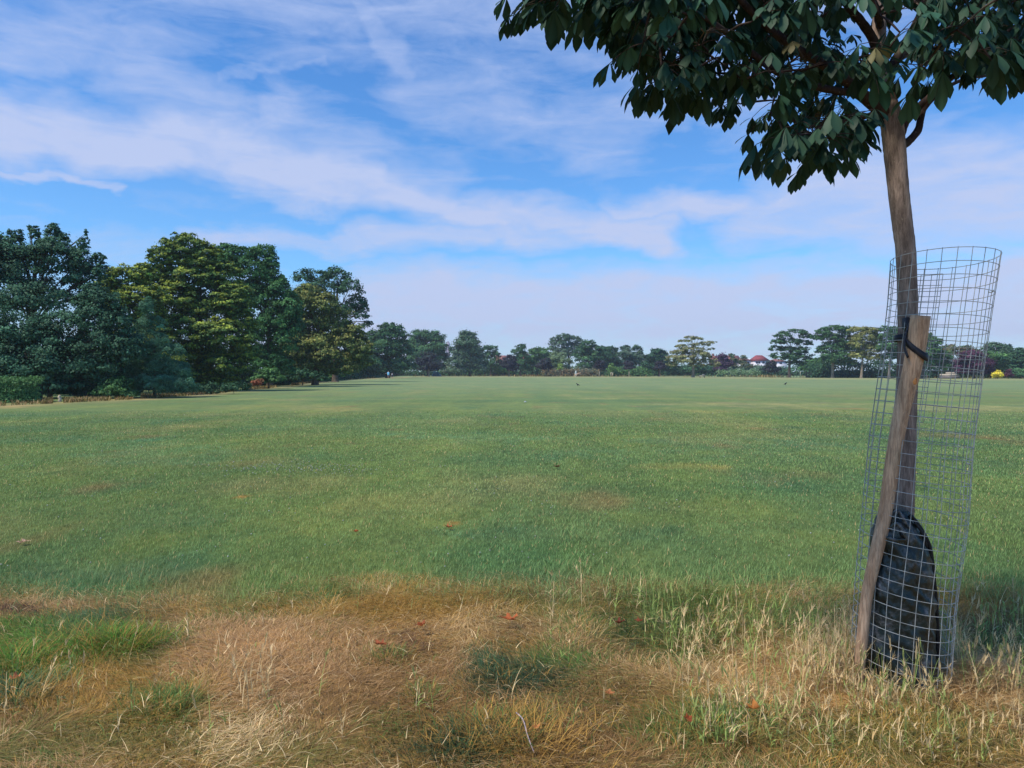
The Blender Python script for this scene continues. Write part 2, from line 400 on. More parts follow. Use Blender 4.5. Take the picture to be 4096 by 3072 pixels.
c = vmul(nt, vmul(nt, vmul(nt, vmul(nt, vmul(nt, a_.outputs['Color'], m1), m2), m3), m4), m5)
n6 = gnoise(1, .45, 0, 2.6, 8, .8)
c = vmul(nt, c, mixc(nt, ramp(nt, n6, .36, .64), (.74, .76, .76), (1.26, 1.22, 1.2)))
# haze put into the turf colour: paler and greyer with distance
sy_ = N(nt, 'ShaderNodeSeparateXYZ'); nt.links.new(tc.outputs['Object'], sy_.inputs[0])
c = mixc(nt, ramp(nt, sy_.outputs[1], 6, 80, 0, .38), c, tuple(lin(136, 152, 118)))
gs = N(nt, 'ShaderNodeRGB'); gs.outputs[0].default_value = (GROUND_F, GROUND_F, GROUND_F, 1)
c = vmul(nt, c, gs.outputs[0])
nt.links.new(c, p.inputs['Base Color'])
bp = N(nt, 'ShaderNodeBump', Strength=.5, Distance=.03); nt.links.new(n1, bp.inputs['Height']); nt.links.new(bp.outputs[0], p.inputs['Normal'])
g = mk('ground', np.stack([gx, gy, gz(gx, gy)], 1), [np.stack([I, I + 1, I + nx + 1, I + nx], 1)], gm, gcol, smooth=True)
tag(g, 'wide mown grass field running to the far tree line', None, kind='structure')

# ================================================================ blades
def ribbons(root, azm, lean0, lean1, L, Wd, nseg, col, taper=.15, twist=None):
    """vectorised curved ribbons; lean = angle from vertical (rad) at root and tip"""
    n = len(root); P = np.zeros((n, nseg + 1, 3)); P[:, 0] = root
    for k in range(nseg):
        th = lean0 + (lean1 - lean0) * ((k + .5) / nseg)
        d = np.stack([np.sin(th) * np.cos(azm), np.sin(th) * np.sin(azm), np.cos(th)], 1)
        P[:, k + 1] = P[:, k] + d * (L / nseg)[:, None]
    sa = azm + math.pi / 2 + (twist if twist is not None else 0)
    s = np.stack([np.cos(sa), np.sin(sa), np.zeros(n)], 1)
    t = np.linspace(0, 1, nseg + 1); w = (1 - (1 - taper) * t ** 1.5)
    V = np.concatenate([P[:, :, None, :] - s[:, None, None, :] * (Wd[:, None] * w[None] / 2)[..., None, None],
                        P[:, :, None, :] + s[:, None, None, :] * (Wd[:, None] * w[None] / 2)[..., None, None]], 2)
    V = V.reshape(-1, 3)
    b = (np.arange(n) * (nseg + 1) * 2)[:, None] + (np.arange(nseg) * 2)[None]
    b = b.ravel()
    Q = np.stack([b, b + 1, b + 3, b + 2], 1)
    Cc = np.repeat(col[:, None, :], (nseg + 1) * 2, 1).reshape(-1, 3)
    return V, Q, Cc, P
def clearing(px):  # nothing
    return px
gmat = leafmat('grass_blade', .22, .65)
def sample_ground(n, y0, y1, rng, pw=1.0, pad=1.06):
    u = rng.random(n); yy = (y0 ** (2 * pw) + u * (y1 ** (2 * pw) - y0 ** (2 * pw))) ** (1 / (2 * pw))
    xx = (rng.random(n) - .5) * 1.385 * yy * pad
    return xx, yy
def pick(Wt, rng):
    Wc = Wt ** 1.6; Wc = np.cumsum(Wc / Wc.sum(1, keepdims=True), 1)
    return (rng.random(len(Wt))[:, None] > Wc).sum(1).clip(0, len(PN) - 1)
PALA = np.array([PAL[n] for n in PN])
# trampled and dry rough grass in front
rng = np.random.default_rng(11); fg = MB()
def fgset(n, kind):
    x, y = sample_ground(n, 2.75, 5.6, rng, .8)
    px, py = proj(x, y, 0 * x); k = py > edge_py(px) + rag(x, y) + rng.normal(size=n) * 38
    x, y, px, py = x[k], y[k], px[k], py[k]; n = len(x)
    Wt = weights(x, y, px, py); ty = pick(Wt, rng)
    green = np.isin(ty, [PN.index(v) for v in ('green', 'lush', 'dark', 'teal')])
    col = PALA[ty] * GF * np.exp(rng.normal(size=n) * .22)[:, None]
    gfrac = (Wt[:, [PN.index(v) for v in ('green', 'lush', 'dark', 'teal')]].sum(1)) / Wt.sum(1)
    flat = (Wt[:, PN.index('pink')] + Wt[:, PN.index('brown')] + Wt[:, PN.index('soil')]) / Wt.sum(1)
    root = np.stack([x, y, gz(x, y)], 1)
    swirl = 2.2 * math.pi * fbm(x * 1.1, y * 1.1, 61, 2)
    az_ = swirl + rng.normal(size=n) * .75
    if kind == 'mat':
        L = rng.uniform(.04, .13, n) * (1 - .35 * flat); root[:, 2] += rng.random(n) * .025
        return ribbons(root, az_, rng.uniform(1.0, 1.5, n), rng.uniform(1.45, 1.9, n), L, rng.uniform(.0014, .003, n), 3, col)
    L = (rng.uniform(.02, .07, n) + .07 * gfrac * rng.random(n)) * (1 - .6 * flat)
    return ribbons(root, az_, rng.uniform(.05, .6, n), rng.uniform(.7, 1.75, n), L, rng.uniform(.0018, .0038, n), 4, col)
for kind, n in (('mat', N_MAT), ('up', N_UP)):
    V, Q, Cc, _ = fgset(n, kind); fg.add(V, Q, Cc)
# long green tussocks
for (tpx, tpy, rad, n, ty, L0) in ((490, 2590, .17, 1500, 'lush', .17), (60, 2660, .26, 1800, 'lush', .13), (330, 2570, .26, 1300, 'green', .11), (2020, 2740, .2, 600, 'dark', .11),
                              (1830, 3020, .2, 900, 'dark', .11), (1980, 2890 + 60, .2, 500, 'green', .13), (650, 2830, .16, 800, 'green', .12), (1560, 2640, .12, 400, 'green', .09),
                              (1700, 2800, .1, 300, 'green', .09), (2120, 2990, .22, 1100, 'gold', .13), (60, 2800, .16, 900, 'teal', .13), (2900, 2940, .3, 1000, 'olive', .13), (3600, 2960, .3, 1100, 'olive', .13), (3950, 2600, .2, 700, 'green', .12)):
    c = ground(tpx, tpy); n = int(n * .75); r = rad * 1.25 * np.sqrt(rng.random(n)) * rng.uniform(.5, 1.3, n); a = rng.random(n) * 2 * math.pi; r = r * (1 + .5 * vnoise(a * 1.5, a * 0, int(tpx)))
    root = np.stack([c[0] + r * np.cos(a), c[1] + r * np.sin(a) * .9, 0 * r], 1); root[:, 2] = gz(root[:, 0], root[:, 1])
    az_ = a + rng.normal(size=n) * .9
    mix = rng.random(n) < .35
    col = np.where(mix[:, None], PAL['gold'][None], PAL[ty][None]) * GF * np.exp(rng.normal(size=n) * .25)[:, None]
    V, Q, Cc, _ = ribbons(root, az_, rng.uniform(.1, .9, n), rng.uniform(1.0, 2.1, n), L0 * rng.uniform(.4, 1.15, n), rng.uniform(.002, .004, n), 5, col)
    fg.add(V, Q, Cc)
# scattered pale bleached stems lying about
n = 800; x, y = sample_ground(n, 2.75, 5.2, rng, .8); px, py = proj(x, y, 0 * x); k = py > edge_py(px) + 10; x, y = x[k], y[k]; n = len(x)
root = np.stack([x, y, gz(x, y) + .01 + rng.random(n) * .03], 1)
V, Q, Cc, _ = ribbons(root, rng.random(n) * 6.28, rng.uniform(.3, 1.5, n), rng.uniform(1.2, 1.9, n), rng.uniform(.04, .12, n), rng.uniform(.0022, .0036, n), 4, PAL['pale'][None] * GF * np.exp(rng.normal(size=n) * .2)[:, None])
fg.add(V, Q, Cc)
o = fg.build('rough_grass', gmat); tag(o, 'trampled straw coloured and green rough grass in the foreground', 'grass', kind='stuff')
# mown lawn blades
rng = np.random.default_rng(12); lw = MB()
x, y = sample_ground(N_LAWN, 4.5, 30.0, rng, .28); px, py = proj(x, y, 0 * x); k = (py < edge_py(px) + rag(x, y) + rng.normal(size=len(x)) * 48) & (rng.random(len(x)) < np.clip((31 - y) / 14, 0, 1))
x, y, px, py = x[k], y[k], px[k], py[k]; n = len(x)
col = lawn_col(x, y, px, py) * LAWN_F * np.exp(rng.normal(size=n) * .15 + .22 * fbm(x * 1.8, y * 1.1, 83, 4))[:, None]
dry = rng.random(n) < .06; col[dry] = PAL['straw'] * LAWN_F * rng.uniform(.35, .75, (dry.sum(), 1))
near_e = np.clip(1 - (edge_py(px) - py) / 120, 0, 1)
L = rng.uniform(.016, .04, n) * (1 + 1.4 * near_e) * (1 + .5 * np.clip(fbm(x * 1.5, y * 1.2, 81), 0, 1))
V, Q, Cc, _ = ribbons(np.stack([x, y, gz(x, y)], 1), rng.random(n) * 6.28, rng.uniform(.0, .7, n), rng.uniform(.5, 1.5, n), L, rng.uniform(.0022, .0036, n) * (y / 6) ** 1.1, 2, col, .3)
lw.add(V, Q, Cc); o = lw.build('lawn_grass', gmat); tag(o, 'short mown green lawn grass of the playing field', 'grass', kind='stuff')
# clover heads scattered in the lawn
rng = np.random.default_rng(13)
cl = MB(); n = 420
cx = rng.random(n) * 4096; cy = 1640 + rng.random(n) ** 1.3 * 650
cx[:190] = 1230 + rng.normal(size=190) * 200; cy[:190] = 1880 + rng.normal(size=190) * 14
for i in range(n):
    g0 = ground(cx[i], cy[i]); r = .007 * rng.uniform(.7, 1.4) * (g0[1] / 8) ** .5
    th = np.arange(6) * math.pi / 3
    V = np.array([[g0[0] + r * math.cos(t), g0[1] + r * math.sin(t), .035] for t in th] + [[g0[0], g0[1], .035 + r], [g0[0], g0[1], .03 - r * .5]])
    k = np.arange(6); cl.add(V, [np.stack([k, (k + 1) % 6, np.full(6, 6)], 1), np.stack([(k + 1) % 6, k, np.full(6, 7)], 1)], lin(205, 205, 190) * rng.uniform(.5, .9))
o = cl.build('clover_flowers', gmat); tag(o, 'tiny white clover flower heads dotted over the lawn', 'flowers', kind='stuff')

# tall dry stalks with bristly heads
rng = np.random.default_rng(14)
def stalks(spec, name, label):
    st = MB()
    for (px0, px1, py0, py1, n, l0, l1, gf) in spec:
        g0 = np.array([ground(a, b) for a, b in zip(rng.uniform(px0, px1, n), rng.uniform(py0, py1, n))])
        g0[:, 2] = gz(g0[:, 0], g0[:, 1])
        isg = rng.random(n) < gf
        # the bag and the trunk stand clear
        ok = ~((np.abs(g0[:, 0] - 1.95) < .19) & (np.abs(g0[:, 1] - 3.68) < .19)); g0, isg = g0[ok], isg[ok]; n = len(g0)
        col = np.where(isg[:, None], lin(140, 158, 84)[None], np.where((rng.random(n) < .5)[:, None], PAL['pale'][None], PAL['straw'][None])) * GF * np.exp(rng.normal(size=n) * .15)[:, None]
        az_ = rng.random(n) * 6.28; L = rng.uniform(l0, l1, n)
        V, Q, Cc, P = ribbons(g0, az_, rng.uniform(0, .28, n), rng.uniform(.1, .9, n), L, rng.uniform(.0022, .0036, n), 6, col, .5); st.add(V, Q, Cc)
        # leaf blades off the stem
        for q in range(2):
            kk = rng.integers(1, 4, n); rt = P[np.arange(n), kk]
            V, Q, Cc, _ = ribbons(rt, rng.random(n) * 6.28, rng.uniform(.2, .7, n), rng.uniform(1.2, 2.4, n), L * rng.uniform(.25, .5, n), rng.uniform(.004, .007, n), 4, col * .95, .1); st.add(V, Q, Cc)
        # heads
        hd = rng.random(n) < .38; tip = P[hd, -1]; dr = P[hd, -1] - P[hd, -2]; dr /= np.linalg.norm(dr, axis=1)[:, None]
        m = len(tip); azh = np.arctan2(dr[:, 1], dr[:, 0]); lh = np.arccos(np.clip(dr[:, 2], -1, 1)); hc = np.where(isg[hd][:, None], lin(150, 158, 92)[None], lin(206, 180, 132)[None]) * GF
        for q in range(10):
            f = rng.random(m) * .05; rt = tip + dr * (f - .01)[:, None]
            V, Q, Cc, _ = ribbons(rt, azh + rng.normal(size=m) * .9, lh + rng.normal(size=m) * .28, lh + rng.normal(size=m) * .6, rng.uniform(.022, .05, m), np.full(m, .0022 if q > 3 else .006), 2, hc * rng.uniform(.8, 1.1), .1); st.add(V, Q, Cc)
    o = st.build(name, gmat); tag(o, label, 'grass', kind='stuff')
stalks([(2680, 3420, 2500, 2780, 250, .10, .26, .45), (2560, 3400, 2430, 2620, 150, .10, .24, .65), (3200, 3440, 2640, 2800, 220, .12, .26, .15), (3400, 3800, 2800, 2890, 110, .07, .15, .25),
        (3800, 4096, 2620, 2800, 150, .08, .2, .3), (2700, 3300, 2800, 3010, 150, .08, .2, .5), (3900, 4120, 2430, 2620, 70, .08, .2, .8), (3300, 4096, 2870, 3060, 170, .05, .13, .35),
        (3380, 3430, 2600, 2720, 50, .15, .3, .1), (3790, 3850, 2600, 2700, 60, .15, .3, .2), (3450, 3740, 2795, 2820, 30, .16, .26, .3)],
       'tall_seed_grass', 'tall bristly seed heads of dry grass around the young tree')
stalks([(0, 1000, 2420, 2980, 40, .08, .18, .5), (1000, 2600, 2420, 2980, 50, .07, .17, .4), (900, 1100, 2640, 2880, 30, .08, .16, .0), (2200, 2600, 2380, 2480, 30, .12, .3, .5)],
       'scattered_seed_grass', 'sparse single grass stalks standing in the trampled grass')
# matted straw heap right of the guard
ms = MB(); n = 2600; c = ground(3930, 2705); a = rng.random(n) * 6.28; r = np.sqrt(rng.random(n)) * .34
root = np.stack([c[0] + r * np.cos(a), c[1] + r * np.sin(a) * .55, np.maximum(0, .07 - r * .2) * rng.random(n) + .008], 1)
V, Q, Cc, _ = ribbons(root, rng.normal(size=n) * .6 + math.pi, rng.uniform(1.0, 1.55, n), rng.uniform(1.4, 1.8, n), rng.uniform(.1, .28, n), rng.uniform(.002, .004, n), 4, PALA[rng.choice([PN.index('straw'), PN.index('pale'), PN.index('pink')], n)] * GF * np.exp(rng.normal(size=n) * .2)[:, None]); ms.add(V, Q, Cc)
o = ms.build('matted_straw', gmat); tag(o, 'heap of matted pale straw lying right of the wire guard', 'straw', kind='stuff')
# ================================================================ young horse chestnut with guard, stake, watering bag
TY, KD = 3.72, 0.959
def atd(px, py, Y): return at(px, py, Y * KD)
rng = np.random.default_rng(21)
def tp(px, py, Y=3.88): return at(px, py, Y * KD)
def bark(name, c1, c2, sc=30, bump=.5, stretch=(1, 1, .18)):
    m, nt = newmat(name)
    p = N(nt, 'ShaderNodeBsdfPrincipled', Roughness=.9); p.inputs['Specular IOR Level'].default_value = .15
    o = N(nt, 'ShaderNodeOutputMaterial'); nt.links.new(p.outputs[0], o.inputs[0])
    tc = N(nt, 'ShaderNodeTexCoord'); mp = N(nt, 'ShaderNodeMapping'); mp.inputs['Scale'].default_value = stretch
    nt.links.new(tc.outputs['Object'], mp.inputs['Vector'])
    n = noise(nt, sc, 6, .7, mp.outputs[0], .3); n2 = noise(nt, 5, 4, .6, tc.outputs['Object']); n3 = noise(nt, 60, 3, .5, tc.outputs['Object'])
    a = mixc(nt, ramp(nt, n.outputs[0], .35, .65), tuple(c1), tuple(c2))
    a = mixc(nt, ramp(nt, n2.outputs[0], .55, .75, 0, .45), a, tuple(lin(138, 132, 108)))
    a = mixc(nt, ramp(nt, n3.outputs[0], .66, .72, 0, .5), a, tuple(lin(170, 160, 140)))
    mq = N(nt, 'ShaderNodeMapping'); mq.inputs['Scale'].default_value = (1, 1, .09); nt.links.new(tc.outputs['Object'], mq.inputs['Vector'])
    n4 = noise(nt, sc * 4.5, 5, .75, mq.outputs[0], .8)
    a = vmul(nt, a, mixc(nt, ramp(nt, n4.outputs[0], .38, .6), (.62, .60, .58), (1.15, 1.13, 1.1)))
    nt.links.new(a, p.inputs['Base Color'])
    b = N(nt, 'ShaderNodeBump', Strength=bump, Distance=.006); nt.links.new(n.outputs[0], b.inputs['Height']); nt.links.new(b.outputs[0], p.inputs['Normal'])
    return m
m_bark = bark('young_bark', lin(106, 92, 84), lin(170, 150, 138))
m_twig = bark('twig_bark', lin(46, 38, 38), lin(74, 60, 56), 40, .3)
R2 = TY / F / 2 / 1.14
tree = empty('horse_chestnut_tree', tp(3600, 2700) * [1, 1, 0], 'young horse chestnut with drooping palmate leaves, strapped to a stake inside the wire guard', 'tree')
tc_ = [(3596, 2770, 108), (3600, 2600, 98), (3606, 2400, 94), (3613, 2048, 92), (3619, 1850, 92), (3624, 1650, 90), (3630, 1450, 88), (3632, 1300, 86), (3624, 1022, 84), (3610, 900, 86), (3597, 790, 88), (3586, 680, 90), (3578, 590, 96), (3568, 500, 96), (3556, 440, 92), (3540, 370, 76), (3526, 270, 68), (3516, 160, 62), (3520, 30, 58), (3528, -200, 50), (3520, -600, 38), (3540, -1100, 18)]
P = [tp(a, b) for a, b, _ in tc_]; R = [w * R2 for *_, w in tc_]
V, Fs = tube(P, R, 150, 20, rough=.014, rng=rng)
b = MB(); b.add(V, Fs); b.build('trunk', m_bark, tree, True)
# limbs (photo pixels, depth, width)
LIMBS = [
 [(3560, 470, 3.88, 60), (3500, 420, 3.84, 56), (3430, 365, 3.78, 50), (3355, 299, 3.7, 44), (3263, 241, 3.58, 40), (3170, 185, 3.46, 38), (3080, 115, 3.34, 34), (2990, 30, 3.24, 30), (2900, -80, 3.15, 26), (2760, -260, 3.1, 18), (2600, -380, 3.05, 8)],
 [(3420, 372, 3.78, 34), (3300, 355, 3.66, 32), (3190, 322, 3.54, 32), (3104, 285, 3.42, 30), (3010, 215, 3.32, 28), (2918, 140, 3.22, 26), (2800, 60, 3.14, 22), (2650, 0, 3.05, 18), (2450, -60, 3.0, 14), (2250, -90, 2.95, 9)],
 [(3536, 330, 3.88, 46), (3500, 180, 3.84, 40), (3456, 101, 3.78, 36), (3398, 30, 3.72, 34), (3300, -100, 3.6, 30), (3150, -300, 3.5, 20), (3050, -500, 3.4, 9)],
 [(3600, 545, 3.88, 40), (3625, 482, 3.9, 34), (3668, 434, 3.9, 32), (3721, 386, 3.88, 29), (3779, 333, 3.85, 27), (3847, 275, 3.8, 26), (3914, 217, 3.75, 24), (4011, 145, 3.7, 22), (4120, 60, 3.62, 18), (4300, -80, 3.5, 9)],
 [(3600, 590, 3.88, 40), (3640, 560, 3.9, 34), (3672, 520, 3.92, 32), (3684, 470, 3.94, 28), (3700, 430, 3.96, 24), (3760, 370, 4.0, 18), (3850, 320, 4.1, 14), (3980, 300, 4.2, 8)],
 [(3534, 330, 3.88, 44), (3600, 210, 3.86, 38), (3652, 120, 3.84, 36), (3692, 34, 3.82, 34), (3730, -100, 3.8, 30), (3800, -350, 3.75, 20), (3860, -600, 3.7, 9)],
 [(3540, 400, 3.9, 40), (3480, 330, 4.1, 34), (3400, 260, 4.35, 28), (3300, 200, 4.6, 22), (3150, 160, 4.9, 12)],
 [(3530, 300, 3.9, 40), (3600, 230, 4.15, 34), (3700, 180, 4.4, 26), (3850, 120, 4.7, 18), (4000, 80, 5.0, 10)],
 [(3545, 420, 3.85, 36), (3480, 460, 3.9, 24), (3400, 480, 3.95, 20), (3300, 500, 4.0, 16), (3200, 505, 4.0, 10)],
 [(3520, 100, 3.85, 36), (3500, 20, 3.6, 28), (3450, -60, 3.35, 20), (3420, -160, 3.1, 10)],
]
samples = []
for L in LIMBS:
    P = [tp(a, b_, Y) for a, b_, Y, _ in L]; R = [w * Y / F / 2 / 1.12 for _, _, Y, w in L]
    n = len(L) * 5; V, Fs = tube(P, R, n, 10, rough=.03, rng=rng)
    b = MB(); b.add(V, Fs); b.build('branch', m_twig, tree, True)
    pos, rad = resample(P, R, 40)
    samples += [(p_, r_) for p_, r_ in list(zip(pos, rad))[6:]]
SP_ = np.array([s[0] for s in samples]); SR_ = np.array([s[1] for s in samples])
# lower outline of the crown in the photo
OUT = [(1950, -200), (2070, -20), (2150, 215), (2176, 231), (2278, 167), (2389, 278), (2519, 278), (2565, 380), (2648, 537), (2722, 518), (2833, 528), (2963, 574), (3037, 593), (3130, 741), (3241, 760), (3315, 704), (3426, 713), (3510, 690), (3545, 560), (3580, 400), (3650, 380), (3720, 360), (3780, 360), (3850, 400), (3950, 450), (4096, 470), (4300, 470)]
ox = [a for a, _ in OUT]; oy = [b_ for _, b_ in OUT]
def leaflet(base, d, up, L, Wd, V, Q, Cc, col, droop, jag):
    """obovate leaflet with a fold along the midrib, drooping towards its tip"""
    s = np.cross(d, up); s /= np.linalg.norm(s) + 1e-9; nrm = np.cross(s, d)
    ts = [0, .12, .32, .55, .75, .88, 1.0]; ws = [.04, .14, .42, .84, 1.0, .62, .0]
    n0 = len(V); pos = base.copy(); dd = d.copy(); pt = 0
    for i, (t, w) in enumerate(zip(ts, ws)):
        pos = pos + dd * (t - pt) * L; pt = t
        dd = dd + np.array([0, 0, -1]) * droop * .35; dd /= np.linalg.norm(dd)
        j1, j2 = 1 + jag * rng.normal(), 1 + jag * rng.normal()
        V.append(pos + s * w * Wd * .5 * j1 + nrm * w * Wd * .12); V.append(pos.copy()); V.append(pos - s * w * Wd * .5 * j2 + nrm * w * Wd * .12)
        for q in (0, 1, 2): Cc.append(col * (1.18 if q == 1 else 1.0))
    for i in range(len(ts) - 1):
        a = n0 + 3 * i
        Q.append((a, a + 1, a + 4, a + 3)); Q.append((a + 1, a + 2, a + 5, a + 4))
LV, LQ, LC = [], [], []; tw = MB()
def compound(hub, out, size, col):
    k = rng.integers(5, 8); face = out.copy(); face[2] *= .3; face /= np.linalg.norm(face) + 1e-9
    side = np.array([-face[1], face[0], 0.]); side /= np.linalg.norm(side) + 1e-9
    up = np.array([0, 0, 1.])
    roll = rng.normal() * .3
    for i in range(k):
        a = (i - (k - 1) / 2) / (k - 1) * 2 * rng.uniform(1.25, 1.75)
        el_ = rng.uniform(-1.0, -.15)
        d = (face * math.cos(a) + side * math.sin(a)) * math.cos(el_) + up * (math.sin(el_) + .25 * math.sin(a) * roll)
        d /= np.linalg.norm(d)
        sz = size * (1 - .28 * abs(i - (k - 1) / 2) / ((k - 1) / 2)) * rng.uniform(.88, 1.1)
        leaflet(hub, d, up, sz, sz * rng.uniform(.29, .38), LV, LQ, LC, col * rng.uniform(.85, 1.15), rng.uniform(.2, 1.0), .10)
QUEUE = []
def twig_end(*a): QUEUE.append(a)
def grow(px, py, Y, nl, size, colf=1.0, link=True):
    global SP_, SR_
    e = tp(px, py, Y)
    d2 = np.linalg.norm(SP_ - e, axis=1) + .5 * np.maximum(0, SP_[:, 2] - e[2] - .2)
    i = int(np.argmin(d2)); s = SP_[i]; dist = np.linalg.norm(s - e)
    if link:
        mid = (s + e) / 2 + np.array([0, 0, .06 * dist]) + rng.normal(size=3) * .03 * dist
        V, Fs = tube([s, mid, e], [min(SR_[i] * .8, .008), .0055, .0035], 8, 5); tw.add(V, Fs)
        ps, _r = resample([s, mid, e], [1, 1, 1], 7); SP_ = np.vstack([SP_, ps[1:]]); SR_ = np.concatenate([SR_, np.linspace(.0075, .0035, 6)])
    out = e - s; out /= dist + 1e-9
    for q in range(nl):
        a = rng.random() * 6.28 if q else math.atan2(out[1], out[0])
        dr = np.array([math.cos(a), math.sin(a), rng.uniform(-.5, .5)]); dr = dr + out * .5; dr /= np.linalg.norm(dr)
        pl = rng.uniform(.07, .17); hub = e + dr * pl; hub[2] += .01
        V, Fs = tube([e, (e + hub) / 2 + [0, 0, .015], hub], [.0022, .0018, .0015], 4, 4); tw.add(V, Fs)
        g_ = rng.random()
        col = lin(48, 80, 60) if g_ < .6 else (lin(60, 92, 70) if g_ < .985 else lin(96, 92, 60))
        compound(hub, dr, size * rng.uniform(.75, 1.15), col * .62 * colf * rng.uniform(.8, 1.2))
cnt = 0
while cnt < N_TWIGS:
    px = rng.uniform(2080, 4300); py = rng.uniform(-420, 690)
    yb = np.interp(px, ox, oy)
    if py > yb - 190: continue
    # sparse clear window round the trunk top and thin places
    if 3545 < px < 3680 and py > 280: continue
    if 3600 < px < 3860 and py > 130 and rng.random() < .6: continue
    if 3400 < px < 3740 and py > -20 and rng.random() < .93: continue
    if fbm(np.array([px / 210.]), np.array([py / 170.]), 77)[0] > .16 and rng.random() < .8: continue
    lo = np.interp(px, [2000, 2900, 3500, 4200], [2.75, 2.9, 3.15, 3.1]); hi = np.interp(px, [2000, 2900, 3500, 4200], [3.3, 4.2, 5.0, 4.6])
    Y = rng.uniform(lo, hi); twig_end(px, py, Y, rng.integers(4, 7), rng.uniform(.10, .145)); cnt += 1
# leaves hanging along the lower rim, as in the photo
for px, py in [(2190, 40), (2200, 90), (2260, 40), (2330, -20), (2400, 70), (2470, 90), (2560, 120), (2600, 200), (2640, 330), (2700, 330), (2780, 360), (2870, 330), (2960, 380), (3030, 420), (3090, 480), (3150, 560), (3230, 590), (3330, 560), (3760, 240), (3830, 180), (3900, 330 - 130), (3990, 230), (4060, 250), (3700, 320), (3890, 230), (3960, 290), (3180, 610), (3260, 640)] * 2:
    twig_end(px + rng.normal() * 25, py - 42 + rng.normal() * 28, rng.uniform(3.0, 3.9), rng.integers(2, 5), rng.uniform(.11, .15))
# big pale leaves hanging nearest the camera
for px, py, Y in [(2480, -60, 2.75), (2610, 10, 2.8), (2730, 20, 2.85), (2560, -20, 2.8), (3330, -60, 2.9), (3420, -20, 2.95), (3440, 240, 3.15), (3560, 190, 3.1), (3600, 130, 3.1), (3700, 270, 3.3), (3600, 40, 3.2), (4080, -40, 2.9), (3520, 60, 3.2), (3780, 180, 3.3)]:
    twig_end(px, py, Y, 2, .14, 1.6)
QUEUE.sort(key=lambda a: float(np.min(np.linalg.norm(SP_[:400] - tp(a[0], a[1], a[2]), axis=1))))
for a in QUEUE: grow(*a)
m_cleaf = leafmat('chestnut_leaf', .16, .55, spec=.2)
b = MB(); b.add(np.array(LV), np.array(LQ), np.array(LC)); b.build('crown', m_cleaf, tree)
tw.build('twigs', m_twig, tree, True)
# pruning scar
c0 = tp(3660, 1523, 3.83)
b = MB(); th = np.linspace(0, 6.283, 14, endpoint=False)
V = [c0 + np.array([.013 * math.cos(t), -.0, .019 * math.sin(t)]) * rng.uniform(.85, 1.1) for t in th]; V.append(c0 + np.array([0, -.006, 0]))
k = np.arange(14); b.add(np.array(V), [np.stack([k, (k + 1) % 14, np.full(14, 14)], 1)])

# stake
m_stake = bark('stake_wood', lin(166, 128, 98), lin(208, 176, 146), 26, .35, (1, 1, .1))
st0, st1 = atd(3683, 1262, 3.68), atd(3432, 2735, 3.80)
stake = empty('support_stake', st1 * [1, 1, 0], 'weathered wooden stake leaning across the trunk inside the wire guard', 'stake')
P = [st1, atd(3442, 2630, 3.79), atd(3467, 2389, 3.785), atd(3508, 2200, 3.775), atd(3541, 2048, 3.77), atd(3576, 1810, 3.755), atd(3608, 1640, 3.735), atd(3645, 1490, 3.71), atd(3666, 1380, 3.695), st0]; R = [.025, .026, .0275, .031, .032, .034, .037, .042, .0435, .0435]
V, Fs = tube(P, R, 60, 20, rough=.006, rng=rng)
b2 = MB(); b2.add(V, Fs); po = b2.build('post', m_stake, stake, True)
m_scar = plain('cut_wood', lin(205, 140, 80), .8, c2=lin(170, 100, 60), scale=60)
V = np.array(V)
kc = atd(3660, 1523, 3.675)
b = MB(); V = []
for ring_, (rr, dy) in enumerate(((1.0, .004), (.8, -.004), (.45, -.006))):
    for t in th: V.append(kc + np.array([.0145 * rr * math.cos(t), dy + .004 * abs(math.cos(t)) * rr, .021 * rr * math.sin(t)]))
V.append(kc + np.array([0, -.006, 0])); Q = [(r * 14 + i, r * 14 + (i + 1) % 14, (r + 1) * 14 + (i + 1) % 14, (r + 1) * 14 + i) for r in range(2) for i in range(14)]
b.add(np.array(V), [np.array(Q), np.array([(28 + i, 28 + (i + 1) % 14, 42) for i in range(14)])]); tag(b.build('knot', m_scar, stake, True), 'orange knot in the stake')
# rubber tie
m_rub = plain('black_rubber', lin(30, 28, 34), .55, c2=lin(44, 42, 46), scale=30)
tie = empty('tree_tie', atd(3640, 1370, 3.75), 'black rubber strap tying the young trunk to the stake', 'strap')
def band(center, rx, ry, tilt, w, n=40, a0=0, a1=2 * math.pi, thick=.004, tilty=0.0):
    closed = abs(a1 - a0 - 2 * math.pi) < 1e-6
    a = np.linspace(a0, a1, n, endpoint=not closed); V = []
    for s_, t_ in ((1, -1), (1, 1), (1 + thick / rx, 1), (1 + thick / rx, -1)):
        V.append(np.stack([center[0] + rx * s_ * np.cos(a), center[1] + ry * s_ * np.sin(a), center[2] + t_ * w / 2 + tilt * np.cos(a) - tilty * np.sin(a)], 1))
    V = np.stack(V, 1).reshape(-1, 3); m = n if closed else n - 1
    Q = [(i * 4 + j, ((i + 1) % n) * 4 + j, ((i + 1) % n) * 4 + (j + 1) % 4, i * 4 + (j + 1) % 4) for i in range(m) for j in range(4)]
    return V, np.array(Q)
sk = atd(3664, 1395, 3.70)
V, Q = band(sk, .047, .047, -.034, .036, tilty=-.028); b = MB(); b.add(V, Q); b.build('stake_loop', m_rub, tie, True)
tk = at(3630, 1350, TY)
V, Q = band(tk, .056, .056, .004, .032, tilty=.004); b = MB(); b.add(V, Q); b.build('trunk_loop', m_rub, tie, True)
b = MB(); c_ = atd(3634, 1300, 3.765); V, Q = box(-.016, .016, -.03, .03, -.032, .022); V = V.copy(); V[:, 2] += -V[:, 0] * .9; b.add(V + c_, Q); b.build('buckle', m_rub, tie)
